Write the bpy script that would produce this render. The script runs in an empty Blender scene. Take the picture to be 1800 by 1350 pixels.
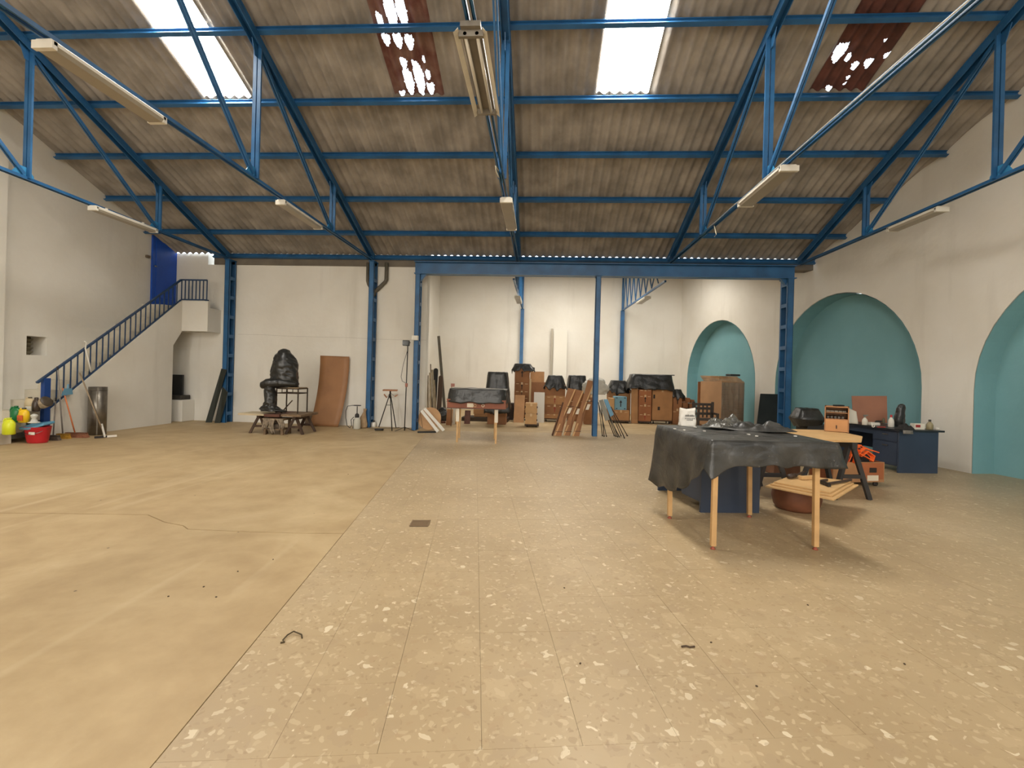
import bpy, bmesh, math, random
from mathutils import Vector, Matrix
S = bpy.context.scene
COL = S.collection
R = random.Random(7)
# ------------------------------------------------------------------ camera
F_PX, PX, PY = 800.0, 900.0, 658.0
YAW, ROLL, EYE = math.radians(3.5), .0265, 1.5
FW = Vector((-math.sin(YAW), math.cos(YAW), 0)); RT = Vector((math.cos(YAW), math.sin(YAW), 0)); UP = Vector((0, 0, 1))
CAM = Vector((0, 0, EYE))
cd = bpy.data.cameras.new('camera'); co = bpy.data.objects.new('camera', cd); COL.objects.link(co)
cd.sensor_width = 36; cd.lens = F_PX / 1800 * 36; cd.clip_start = .05; cd.clip_end = 200
cd.shift_y = -(675 - PY) / 1800.0
crx = RT * math.cos(ROLL) + UP * math.sin(ROLL)
cup = UP * math.cos(ROLL) - RT * math.sin(ROLL)
m3 = Matrix((crx, cup, -FW)).transposed()
co.matrix_world = Matrix.Translation(CAM) @ m3.to_4x4()
S.camera = co
S.view_settings.view_transform = 'Standard'; S.view_settings.look = 'None'
S.view_settings.gamma = 1; S.view_settings.use_curve_mapping = False
S.view_settings.exposure = 0.0
# ------------------------------------------------------------------ sky (bright overcast day outside)
W = bpy.data.worlds.new('sky'); S.world = W; W.use_nodes = True
bg = W.node_tree.nodes['Background']; bg.inputs[0].default_value = (.80, .90, 1.0, 1); bg.inputs[1].default_value = 4.0
SKYLIGHT_POWER = 31.0        # daylight coming through the translucent roof sheets
GATE_FILL_POWER = 6.0              # assumed unseen gate, added behind the camera to lift walls and roof
DAY = (1.0, .945, .86)
# ------------------------------------------------------------------ pixel -> place helpers
_c, _s = math.cos(ROLL), math.sin(ROLL)
def ray(x, y):
    u, v = (x - PX) / F_PX, (y - PY) / F_PX
    return FW + RT * (u * _c + v * _s) + UP * (u * _s - v * _c)
def atZ(x, y, h=0.0):
    r = ray(x, y); return CAM + r * ((h - EYE) / r.z)
def atX(x, y, X):
    r = ray(x, y); return CAM + r * (X / r.x)
def atY(x, y, Y):
    r = ray(x, y); return CAM + r * (Y / r.y)
def onpl(x, y, p, n):
    r = ray(x, y); p = Vector(p); n = Vector(n); return CAM + r * ((p - CAM).dot(n) / r.dot(n))
# ------------------------------------------------------------------ materials
MATS = {}
def srgb(r, g, b):
    f = lambda c: (c / 255 / 12.92) if c <= 10.3 else ((c / 255 + .055) / 1.055) ** 2.4
    return (f(r), f(g), f(b), 1)
def mat(name, col, rough=.6, metal=0, var=.0, vscale=3, bump=0, bscale=20, spec=.5, col2=None, trans=0, alpha=1, detail=4):
    """Plain procedural paint/wood/card: colour with noise variation and fine relief."""
    if name in MATS: return MATS[name]
    m = bpy.data.materials.new(name); m.use_nodes = True; MATS[name] = m
    nt = m.node_tree; b = nt.nodes['Principled BSDF']
    b.inputs['Roughness'].default_value = rough; b.inputs['Metallic'].default_value = metal
    b.inputs['Specular IOR Level'].default_value = spec
    b.inputs['Transmission Weight'].default_value = trans; b.inputs['Alpha'].default_value = alpha
    c = srgb(*col); b.inputs['Base Color'].default_value = c
    tc = nt.nodes.new('ShaderNodeNewGeometry')
    if var or col2:
        n = nt.nodes.new('ShaderNodeTexNoise'); n.inputs['Scale'].default_value = vscale; n.inputs['Detail'].default_value = detail
        nt.links.new(tc.outputs['Position'], n.inputs['Vector'])
        rp = nt.nodes.new('ShaderNodeValToRGB'); nt.links.new(n.outputs[0], rp.inputs[0])
        c2 = srgb(*col2) if col2 else tuple(min(1, q * (1 - var)) for q in c[:3]) + (1,)
        c1 = c if col2 else tuple(min(1, q * (1 + var * .6)) for q in c[:3]) + (1,)
        rp.color_ramp.elements[0].position = .35; rp.color_ramp.elements[1].position = .65
        rp.color_ramp.elements[0].color = c2; rp.color_ramp.elements[1].color = c1
        nt.links.new(rp.outputs[0], b.inputs['Base Color'])
    if bump:
        n2 = nt.nodes.new('ShaderNodeTexNoise'); n2.inputs['Scale'].default_value = bscale; n2.inputs['Detail'].default_value = 5
        nt.links.new(tc.outputs['Position'], n2.inputs['Vector'])
        bp = nt.nodes.new('ShaderNodeBump'); bp.inputs['Strength'].default_value = bump; bp.inputs['Distance'].default_value = .02
        nt.links.new(n2.outputs[0], bp.inputs['Height']); nt.links.new(bp.outputs[0], b.inputs['Normal'])
    return m
def emat(name, col, power):
    m = bpy.data.materials.new(name); m.use_nodes = True; MATS[name] = m
    nt = m.node_tree; b = nt.nodes['Principled BSDF']
    b.inputs['Base Color'].default_value = (.8, .8, .75, 1); b.inputs['Emission Color'].default_value = col + (1,); b.inputs['Emission Strength'].default_value = power
    return m
# ------------------------------------------------------------------ mesh builder
class MB:
    def __init__(s): s.v = []; s.f = []; s.sm = []
    def add(s, vs, fs, smooth=False):
        o = len(s.v); s.v += [Vector(q) for q in vs]
        for f in fs: s.f.append([i + o for i in f]); s.sm.append(smooth)
        return s
    def box(s, c, d, rot=None):
        """c = centre, d = full size, rot = Matrix 3x3 or z-angle"""
        if rot is None: rot = Matrix.Identity(3)
        elif isinstance(rot, (int, float)): rot = Matrix.Rotation(rot, 3, 'Z')
        c = Vector(c); h = Vector(d) / 2
        vs = [c + rot @ Vector((sx * h.x, sy * h.y, sz * h.z)) for sz in (-1, 1) for sy in (-1, 1) for sx in (-1, 1)]
        return s.add(vs, [(0, 2, 3, 1), (4, 5, 7, 6), (0, 1, 5, 4), (2, 6, 7, 3), (0, 4, 6, 2), (1, 3, 7, 5)])
    def b2(s, x0, x1, y0, y1, z0, z1): return s.box(((x0 + x1) / 2, (y0 + y1) / 2, (z0 + z1) / 2), (abs(x1 - x0), abs(y1 - y0), abs(z1 - z0)))
    def bar(s, p0, p1, w, h=None, up=(0, 0, 1)):
        """rectangular bar from p0 to p1; w across, h along up"""
        h = w if h is None else h
        p0, p1 = Vector(p0), Vector(p1); a = (p1 - p0); L = a.length; a.normalize(); up = Vector(up)
        if abs(a.dot(up.normalized())) > .99: up = Vector((0, 1, 0))
        sd = a.cross(up).normalized(); u = sd.cross(a).normalized()
        return s.box((p0 + p1) / 2, (L, w, h), Matrix((a, sd, u)).transposed())
    def angle(s, p0, p1, w, t, up, side):
        """steel angle (L profile)"""
        up = Vector(up).normalized(); side = Vector(side).normalized()
        p0, p1 = Vector(p0), Vector(p1)
        s.bar(p0 + up * w / 2, p1 + up * w / 2, t, w, up)
        s.bar(p0 + side * w / 2, p1 + side * w / 2, w, t, up); return s
    def tube(s, pts, r, n=8, caps=True):
        pts = [Vector(p) for p in pts]; rs = r if isinstance(r, (list, tuple)) else [r] * len(pts)
        vs = []; fs = []; ref = None
        for i, p in enumerate(pts):
            t = (pts[min(i + 1, len(pts) - 1)] - pts[max(i - 1, 0)]).normalized()
            if ref is None or abs(ref.dot(t)) > .98: ref = Vector((0, 0, 1)) if abs(t.z) < .9 else Vector((1, 0, 0))
            a = t.cross(ref).normalized(); b = a.cross(t).normalized(); ref = b
            for k in range(n):
                q = 2 * math.pi * k / n; vs.append(p + (a * math.cos(q) + b * math.sin(q)) * rs[i])
        for i in range(len(pts) - 1):
            for k in range(n):
                k2 = (k + 1) % n; fs.append((i * n + k, i * n + k2, (i + 1) * n + k2, (i + 1) * n + k))
        if caps: fs += [tuple(range(n - 1, -1, -1)), tuple(range((len(pts) - 1) * n, len(pts) * n))]
        return s.add(vs, fs, True)
    def lathe(s, prof, c=(0, 0, 0), n=16, sx=1, sy=1, rot=0):
        """prof: list of (radius, z)"""
        c = Vector(c); vs = []; fs = []
        for r, z in prof:
            for k in range(n):
                q = 2 * math.pi * k / n; x, y = r * math.cos(q) * sx, r * math.sin(q) * sy
                vs.append(c + Vector((x * math.cos(rot) - y * math.sin(rot), x * math.sin(rot) + y * math.cos(rot), z)))
        for i in range(len(prof) - 1):
            for k in range(n):
                k2 = (k + 1) % n; fs.append((i * n + k, i * n + k2, (i + 1) * n + k2, (i + 1) * n + k))
        fs += [tuple(range(n - 1, -1, -1)), tuple(range((len(prof) - 1) * n, len(prof) * n))]
        return s.add(vs, fs, True)
    def prism(s, poly, ext):
        """poly: list of 3-D points, ext: extrusion vector"""
        e = Vector(ext); n = len(poly); poly = [Vector(p) for p in poly]
        vs = poly + [p + e for p in poly]
        fs = [tuple(range(n - 1, -1, -1)), tuple(range(n, 2 * n))] + [(i, (i + 1) % n, (i + 1) % n + n, i + n) for i in range(n)]
        return s.add(vs, fs)
    def grid(s, fn, nu, nv, smooth=True, closeu=False):
        vs = [fn(i / (nu if closeu else nu - 1), j / (nv - 1)) for j in range(nv) for i in range(nu)]
        fs = []
        for j in range(nv - 1):
            for i in range(nu if closeu else nu - 1):
                i2 = (i + 1) % nu; fs.append((j * nu + i, j * nu + i2, (j + 1) * nu + i2, (j + 1) * nu + i))
        return s.add(vs, fs, smooth)
    def mesh(s, name):
        me = bpy.data.meshes.new(name); me.from_pydata(s.v, [], s.f)
        me.polygons.foreach_set('use_smooth', s.sm); me.update()
        bm = bmesh.new(); bm.from_mesh(me); bmesh.ops.recalc_face_normals(bm, faces=bm.faces); bm.to_mesh(me); bm.free()
        return me
    def build(s, name, m, parent=None, bevel=0, solid=0):
        me = s.mesh(name); me.materials.append(m)
        o = bpy.data.objects.new(name, me); COL.objects.link(o)
        if parent is not None: par(o, parent)
        if solid:
            md = o.modifiers.new('thickness', 'SOLIDIFY'); md.thickness = solid; md.offset = 0
        if bevel:
            md = o.modifiers.new('bevel', 'BEVEL'); md.width = bevel; md.segments = 2; md.limit_method = 'ANGLE'; md.angle_limit = .6
        return o
def par(o, p):
    o.parent = p; o.matrix_parent_inverse = Matrix.Translation(-world_loc(p))
def world_loc(p):
    return Vector(p.get('_loc', (0, 0, 0))) if '_loc' in p else Vector((0, 0, 0))
LOCS = {}
def thing(name, label, cat, loc=(0, 0, 0), group=None):
    o = bpy.data.objects.new(name, None); COL.objects.link(o); o.location = loc; o.empty_display_size = .1
    LOCS[o] = Vector(loc); return tag(o, label, cat, group)
def world_loc(p): return LOCS.get(p, Vector((0, 0, 0)))
def tag(o, label, cat, group=None):
    o['label'] = label; o['category'] = cat
    if group: o['group'] = group
    return o
def struct(o): o['kind'] = 'structure'; return o
def copy_thing(root, delta, label=None):
    """copy of a thing with its parts and sub-parts, moved by delta"""
    r = root.copy(); COL.objects.link(r); r.location = root.location + Vector(delta); LOCS[r] = LOCS.get(root, Vector()) + Vector(delta)
    if label: r['label'] = label
    for ch in root.children:
        c = ch.copy(); COL.objects.link(c); c.parent = r
        for g in ch.children:
            d = g.copy(); COL.objects.link(d); d.parent = c
    return r
def N3(p, s=1.0):
    from mathutils import noise
    return noise.noise(Vector(p) * s)
# ------------------------------------------------------------------ surface materials
def node(nt, t, **kw):
    n = nt.nodes.new(t)
    for k, v in kw.items(): n.inputs[k].default_value = v
    return n
def ramp(nt, src, stops):
    r = nt.nodes.new('ShaderNodeValToRGB'); nt.links.new(src, r.inputs[0]); e = r.color_ramp.elements
    while len(e) < len(stops): e.new(.5)
    for i, (p, c) in enumerate(stops): e[i].position = p; e[i].color = c
    return r
def mixc(nt, fac, a, b, blend='MIX'):
    m = nt.nodes.new('ShaderNodeMix'); m.data_type = 'RGBA'; m.blend_type = blend
    for sock, v in ((m.inputs[0], fac), (m.inputs[6], a), (m.inputs[7], b)):
        if hasattr(v, 'node'): nt.links.new(v, sock)
        else: sock.default_value = v
    return m.outputs[2]
def surf(name, rough=.8):
    m = bpy.data.materials.new(name); m.use_nodes = True; nt = m.node_tree; b = nt.nodes['Principled BSDF']
    b.inputs['Roughness'].default_value = rough
    g = nt.nodes.new('ShaderNodeNewGeometry'); MATS[name] = m
    return m, nt, b, g.outputs['Position']
def bumpn(nt, b, h, strength, dist=.01):
    p = nt.nodes.new('ShaderNodeBump'); p.inputs['Strength'].default_value = strength; p.inputs['Distance'].default_value = dist
    nt.links.new(h, p.inputs['Height']); nt.links.new(p.outputs[0], b.inputs['Normal'])
def plaster(name, c1, c2, c3):
    m, nt, b, P = surf(name, .85)
    a = node(nt, 'ShaderNodeTexNoise', Scale=.55, Detail=5, Roughness=.55); nt.links.new(P, a.inputs['Vector'])
    mp = nt.nodes.new('ShaderNodeMapping'); mp.inputs['Scale'].default_value = (2.2, 2.2, .25); nt.links.new(P, mp.inputs[0])
    d = node(nt, 'ShaderNodeTexNoise', Scale=1.2, Detail=4); nt.links.new(mp.outputs[0], d.inputs['Vector'])
    r1 = ramp(nt, a.outputs[0], [(.30, srgb(*c2)), (.62, srgb(*c1))])
    r2 = ramp(nt, d.outputs[0], [(.60, (0, 0, 0, 1)), (.85, (.5, .5, .5, 1))])
    c = mixc(nt, r2.outputs[0], r1.outputs[0], srgb(*c3))
    nt.links.new(c, b.inputs['Base Color'])
    f = node(nt, 'ShaderNodeTexNoise', Scale=9, Detail=6); nt.links.new(P, f.inputs['Vector'])
    bumpn(nt, b, f.outputs[0], .25, .015)
    return m
M_WALL = plaster('white_plaster', (226, 222, 212), (214, 208, 195), (190, 184, 170))
M_TEAL = plaster('teal_paint', (126, 172, 178), (114, 160, 166), (108, 150, 154))
def concrete_floor():
    m, nt, b, P = surf('worn_concrete', .55)
    a = node(nt, 'ShaderNodeTexNoise', Scale=.7, Detail=6, Roughness=.6, Distortion=.8); nt.links.new(P, a.inputs['Vector'])
    f = node(nt, 'ShaderNodeTexNoise', Scale=3.2, Detail=8, Roughness=.6); nt.links.new(P, f.inputs['Vector'])
    r1 = ramp(nt, a.outputs[0], [(.3, srgb(172, 147, 108)), (.5, srgb(184, 160, 120)), (.72, srgb(198, 176, 137))])
    r2 = ramp(nt, f.outputs[0], [(.3, srgb(205, 195, 180)), (.7, srgb(255, 255, 255))])
    c = mixc(nt, .45, r1.outputs[0], r2.outputs[0], 'MULTIPLY')
    # long pale trowel scars where the screed was patched
    w = node(nt, 'ShaderNodeTexNoise', Scale=.9, Detail=4); nt.links.new(P, w.inputs['Vector'])
    mp = nt.nodes.new('ShaderNodeMapping'); mp.inputs['Rotation'].default_value = (0, 0, .35); mp.inputs['Scale'].default_value = (2.6, .35, 1); nt.links.new(P, mp.inputs[0])
    g = node(nt, 'ShaderNodeTexNoise', Scale=.8, Detail=3, Distortion=1.2); nt.links.new(mp.outputs[0], g.inputs['Vector'])
    r3 = ramp(nt, g.outputs[0], [(.62, (0, 0, 0, 1)), (.85, (.45, .45, .45, 1))])
    c = mixc(nt, r3.outputs[0], c, srgb(222, 205, 170))
    sp = node(nt, 'ShaderNodeTexVoronoi', Scale=3.1); nt.links.new(P, sp.inputs['Vector'])
    r4 = ramp(nt, sp.outputs['Distance'], [(.02, (1, 1, 1, 1)), (.035, (0, 0, 0, 1))])
    c = mixc(nt, r4.outputs[0], c, srgb(96, 80, 60))
    nt.links.new(c, b.inputs['Base Color']); bumpn(nt, b, f.outputs[0], .2, .01)
    return m
def terrazzo_floor():
    m, nt, b, P = surf('terrazzo', .42)
    a = node(nt, 'ShaderNodeTexNoise', Scale=.8, Detail=5); nt.links.new(P, a.inputs['Vector'])
    base = ramp(nt, a.outputs[0], [(.32, srgb(166, 144, 110)), (.55, srgb(177, 155, 120)), (.75, srgb(183, 163, 131))])
    c = base.outputs[0]
    wob = node(nt, 'ShaderNodeTexNoise', Scale=14, Detail=2); nt.links.new(P, wob.inputs['Vector'])
    add = nt.nodes.new('ShaderNodeVectorMath'); add.operation = 'MULTIPLY_ADD'; add.inputs[1].default_value = (.10, .10, 0)
    nt.links.new(wob.outputs['Color'], add.inputs[0]); nt.links.new(P, add.inputs[2])
    for sc, keep, size, col, fac in ((11.5, .80, .27, (228, 214, 184), .8), (17.0, .72, .36, (214, 198, 166), .55), (13.0, .66, .42, (168, 142, 108), .5), (26.0, .55, .44, (206, 186, 150), .5), (37.0, .55, .44, (150, 126, 94), .55), (6.5, .55, .55, (164, 142, 112), .4), (5.2, .6, .5, (192, 170, 134), .4)):
        mp = nt.nodes.new('ShaderNodeMapping'); mp.inputs['Scale'].default_value = (1, 1.0, .001); mp.inputs['Rotation'].default_value = (0, 0, sc); nt.links.new(add.outputs[0], mp.inputs[0])
        v = node(nt, 'ShaderNodeTexVoronoi', Scale=sc); v.distance = 'MINKOWSKI'; v.inputs['Exponent'].default_value = 1.4; v.voronoi_dimensions = '2D'; nt.links.new(mp.outputs[0], v.inputs['Vector'])
        sx = nt.nodes.new('ShaderNodeSeparateColor'); nt.links.new(v.outputs['Color'], sx.inputs[0])
        k = nt.nodes.new('ShaderNodeMath'); k.operation = 'SUBTRACT'; k.inputs[1].default_value = keep; nt.links.new(sx.outputs[0], k.inputs[0])
        k2 = nt.nodes.new('ShaderNodeMath'); k2.operation = 'MULTIPLY'; k2.inputs[1].default_value = size / (1 - keep); nt.links.new(k.outputs[0], k2.inputs[0])
        lt = nt.nodes.new('ShaderNodeMath'); lt.operation = 'LESS_THAN'; nt.links.new(v.outputs['Distance'], lt.inputs[0]); nt.links.new(k2.outputs[0], lt.inputs[1])
        tone = nt.nodes.new('ShaderNodeMath'); tone.operation = 'MULTIPLY'; nt.links.new(lt.outputs[0], tone.inputs[0]); 
        t2 = nt.nodes.new('ShaderNodeMath'); t2.operation = 'MULTIPLY_ADD'; t2.inputs[1].default_value = fac * .6; t2.inputs[2].default_value = fac * .4; nt.links.new(sx.outputs[1], t2.inputs[0])
        nt.links.new(t2.outputs[0], tone.inputs[1])
        c = mixc(nt, tone.outputs[0], c, srgb(*col))
    nt.links.new(c, b.inputs['Base Color'])
    f = node(nt, 'ShaderNodeTexNoise', Scale=30, Detail=4); nt.links.new(P, f.inputs['Vector']); bumpn(nt, b, f.outputs[0], .08, .005)
    return m
M_CONC = concrete_floor(); M_TERR = terrazzo_floor()
M_ROOF = mat('fibre_cement', (153, 146, 137), .9, var=.28, vscale=2.2, bump=.2, bscale=25)
M_REDSHEET = mat('faded_red_sheet', (92, 54, 46), .7, var=.35, vscale=5)
M_STAIN = mat('stained_sheet', (128, 98, 86), .85, var=.35, vscale=4, col2=(100, 58, 50))
M_BLUE = mat('blue_paint', (38, 92, 138), .42, var=.22, vscale=3, bump=.05, bscale=12)
M_BLUEL = mat('light_blue_paint', (52, 130, 178), .45, var=.15, vscale=4)
M_BAND = mat('grey_cement_band', (112, 104, 92), .9, var=.25, vscale=2)
M_CRACK = mat('crack_tone', (150, 142, 128), .9)  # hairline cracks, somewhat darker than the plaster
M_JOINT = mat('joint_dirt', (132, 110, 82), .95)
# ------------------------------------------------------------------ floor
XL, YB, KR = -10.15, 12.0, .17
def xr(y): return 7.42 - KR * (y - 8.6)           # the right-hand wall runs slightly askew
fl = struct(MB().b2(-12, 11, -13, 20, -.25, -.012).build('floor', M_JOINT))
bp0, bp1 = atZ(265, 1350), atZ(697, 825); TD = (bp1 - bp0).normalized(); TN = Vector((TD.y, -TD.x, 0))
def bl(y): return bp0 + TD * ((y - bp0.y) / TD.y)
def slab(poly, m, name):
    o = MB().prism([(p[0], p[1], 0) for p in poly], (0, 0, -.03)).build(name, m, fl); return o
crack = [Vector((-10.2, 4.35, 0)), Vector((-6.5, 4.2, 0)), atZ(0, 902), atZ(130, 903), atZ(260, 905), atZ(290, 918), atZ(322, 924), atZ(330, 930), atZ(440, 935), atZ(520, 937), bl(4.07) - TN * .004]
g = Vector((0, .006, 0)); e = TN * .004
slab([bl(-12.9) - e, *[p - g for p in reversed(crack)], (-10.2, -12.9)], M_CONC, 'concrete_slab')
slab([(-10.2, 12.3), *[p + g for p in crack], bl(11.5) - e, (-3.2, 12.3)], M_CONC, 'concrete_slab')
TS = .41; j0 = (crack[-1] - bp0).dot(TD); NI, JA, JB = 15, -6, 10
me_t = None
for i in range(NI):
    for j in range(JA, JB):
        c = bp0 + TN * (TS * (i + .5)) + TD * (j0 + TS * (j + .5))
        if me_t is None:
            a, q = TS / 2 - .0007, TS / 2 - .0004
            me_t = MB().prism([TN * -a + TD * -q, TN * a + TD * -q, TN * a + TD * q, TN * -a + TD * q], (0, 0, -.03)).mesh('floor_tile'); me_t.materials.append(M_TERR)
        o = bpy.data.objects.new('floor_tile', me_t); COL.objects.link(o); o.location = (c.x, c.y, R.uniform(-.0006, .0006)); par(o, fl)
W_ = TN * (TS * NI)
tA, tB = bp0 + TD * (j0 + TS * JA), bp0 + TD * (j0 + TS * JB)
far = 11.5
slab([bl(-12.9), tA - TD * .001, tA + W_, (tA + W_) + TN * 9, (11, -12.9)], M_TERR, 'terrazzo_slab')
slab([tA + W_ + TN * .001, tB + W_ + TN * .001, tB + W_ + TN * 6, tA + W_ + TN * 9], M_TERR, 'terrazzo_slab')
slab([tB + TD * .001, bl(far), bl(far) + TN * 11, tB + W_ + TN * 6, tB + W_], M_TERR, 'terrazzo_slab')
slab([(-3.2, 12.3), bl(far) + TD * .004, bl(far) + TD * .004 + TN * 11, (10, 20), (-4.6, 20), (-4.6, 12.3)], M_CONC, 'concrete_slab')
# ------------------------------------------------------------------ walls
def hp(y): return 4.53 + .405 * (11.9 - abs(y))   # centre line of the purlins
def wall_strips(name, m, p0, d, out, s0, s1, top, holes=(), t=.3, step=1.0):
    """upright wall along d from s0 to s1; holes = (a, b, zlow, zhigh(s)); each strip is a solid block"""
    d = Vector(d).normalized(); out = Vector(out).normalized() * t; p0 = Vector(p0)
    br = {s0, s1}; s = s0
    while s < s1:
        if not any(h[0] - .01 < s < h[1] + .01 for h in holes): br.add(round(s, 4))
        s += step
    for a, b, zl, zh in holes:
        n = 24
        for k in range(n + 1): br.add(a + (b - a) * (.5 - .5 * math.cos(math.pi * k / n)))
    br = sorted(br); mb = MB()
    def q(sa, sb, za0, za1, zb0, zb1):
        pa, pb = p0 + d * sa, p0 + d * sb
        mb.prism([pa + UP * za0, pb + UP * zb0, pb + UP * zb1, pa + UP * za1], out)
    for sa, sb in zip(br[:-1], br[1:]):
        if sb - sa < 1e-4: continue
        mid = (sa + sb) / 2; h = [x for x in holes if x[0] < mid < x[1]]
        if h:
            a, b, zl, zh = h[0]
            if zl > 0: q(sa, sb, 0, zl, 0, zl)
            q(sa, sb, zh(sa), top(sa), zh(sb), top(sb))
        else: q(sa, sb, 0, top(sa), 0, top(sb))
    return struct(mb.build(name, m))
# right wall with three arched niches
rd = Vector((-KR, 1, 0)).normalized(); rn = Vector((rd.y, -rd.x, 0)); rp = Vector((7.42, 8.6, 0))
def rs(px, py): return (onpl(px, py, rp, rn) - rp).dot(rd)
A1 = (rs(1327, 690), rs(1207, 690)); A2 = (rs(1620, 690), rs(1362, 690)); s3 = rs(1711, 700)
A3 = (s3 - (A2[1] - A2[0]), s3)
def arch(a, b, spring, apex):
    c, r = (a + b) / 2, (b - a) / 2
    return lambda s: spring + (apex - spring) * math.sqrt(max(0, 1 - ((s - c) / r) ** 2))
AR = [(A1[0], A1[1], 0, arch(*A1, 1.45, 3.56)), (A2[0], A2[1], 0, arch(*A2, 1.45, 3.62)), (A3[0], A3[1], 0, arch(*A3, 1.45, 3.62))]
def rtop(s):
    y = (rp + rd * s).y
    return hp(y) + .11 if y < 12.2 else 6.05
sN, sF = (-12.4 - 8.6) / rd.y, (19.6 - 8.6) / rd.y
sb = (12.2 - 8.6) / rd.y
wr = wall_strips('wall_right', M_WALL, rp, rd, rn, sN, sF, rtop, AR, t=.45)
for a, b, zl, zh in AR:
    n = 24; prof = [a] + [a + (b - a) * (.5 - .5 * math.cos(math.pi * k / n)) for k in range(n + 1)] + [b]
    zz = [0.0] + [max(1.45, zh(s)) for s in prof[1:-1]] + [0.0]
    c = (a + b) / 2
    pts = [rp - rn * .002 + rd * (c + (s - c) * .994) + UP * (z * .994) for s, z in zip(prof, zz)]
    mb = MB()
    for p, q in zip(pts[:-1], pts[1:]): mb.add([p, q, q + rn * .42, p + rn * .42], [(0, 1, 2, 3)], False)
    mb.add([p + rn * .42 for p in pts], [tuple(range(len(pts)))])
    mb.build('arched_niche', M_TEAL, wr)
# left gable wall: window niche near the stairs
wn0, wn1 = atX(47, 590, XL), atX(82, 625, XL)
def ltop(s): return hp(s) + .11
wl = wall_strips('wall_left', M_WALL, (XL, 0, 0), (0, 1, 0), (-1, 0, 0), -12.3, 12.3, ltop, [(wn0.y, wn1.y, wn1.z, lambda s: wn0.z)], t=.4)
# pilaster at the near end of the left wall
pl = atX(12, 400, XL + .12)
struct(MB().b2(XL - .1, XL + .12, pl.y - .6, pl.y, 0, 5.35).build('trim_1', M_WALL))
# back wall left of the opening, with the cement band under the eave
EX = -3.06
wb = MB(); wb.b2(XL - .4, EX, YB, YB + .28, 0, 4.3); wb.b2(XL - .4, -9.2, YB, YB + .28, 4.3, 4.6)
wb = struct(wb.build('wall_back', M_WALL))
bx = atY(378, 455, YB).x
MB().b2(bx, EX + .02, YB - .03, YB + .3, 4.3, 4.68).build('cement_band', M_BAND, wb)
for k_ in range(7): MB().bar((-8.3 + k_ * .75, YB - .0008, 2.40 - .008 * k_ + .01 * math.sin(k_ * 2)), (-8.3 + (k_ + 1) * .75, YB - .0008, 2.40 - .008 * (k_ + 1) + .01 * math.sin((k_ + 1) * 2)), .002, .004).build('hairline_crack', M_CRACK, wb)
struct(MB().b2(EX, xr(12) + .3, YB - .02, YB + .28, 4.34, 4.52).build('trim_2', M_BAND))
# near wall behind the photographer
nw = MB()
nw.b2(XL - .4, -7.5, -12.6, -12.3, 0, 4.9); nw.b2(-1.0, 12, -12.6, -12.3, 0, 4.9); nw.b2(-7.5, -1.0, -12.6, -12.3, 3.9, 4.9); struct(nw.build('wall_near', M_WALL))
struct(MB().b2(-7.5, -1.0, -12.5, -12.45, 0, 3.9).build('window_5', emat('assumed_gate_fill', (1.0, .97, .92), GATE_FILL_POWER)))  # glowing panel added as an assumed gate, unseen, to light walls and roof
# annex
AY = onpl(1197, 600, rp, rn).y; AX = atY(771, 600, AY).x
struct(MB().b2(AX - .3, xr(AY) + .6, AY, AY + .3, 0, 6.05).build('wall_annex_back', M_WALL))
struct(MB().b2(AX - .3, AX, YB + .28, AY, 0, 6.05).build('wall_annex_left', M_WALL))
def ah(y): return 4.42 + .205 * (y - 12.3)
an = MB(); 
for (x0, x1, y0, y1) in ((AX - .3, 7.4, 12.3, 14.6), (AX - .3, -2.6, 14.6, 16.6), (-1.6, -.2, 14.6, 16.6), (2.4, 4.2, 14.6, 16.6), (5.0, 7.4, 14.6, 16.6), (AX - .3, 7.4, 16.6, AY + .3)):
    an.prism([(x0, y0, ah(y0)), (x1, y0, ah(y0)), (x1, y1, ah(y1)), (x0, y1, ah(y1))], (0, 0, .06))
struct(an.build('ceiling_annex', M_ROOF))
M_SKY = emat('daylit_translucent_sheet', DAY, SKYLIGHT_POWER)
M_SKYA = emat('annex_daylight_fill', DAY, 12.0)
for i_, (xa_, xb_) in enumerate(((-.2, 2.4), (-2.6, -1.6), (4.2, 5.0))):  # unseen glowing roof panels; the left one added for evener annex light
    struct(MB().prism([(xa_, 14.6, ah(14.6)), (xb_, 14.6, ah(14.6)), (xb_, 16.6, ah(16.6)), (xa_, 16.6, ah(16.6))], (0, 0, .04)).build('window_%d' % (i_ + 2), M_SKYA))
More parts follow.
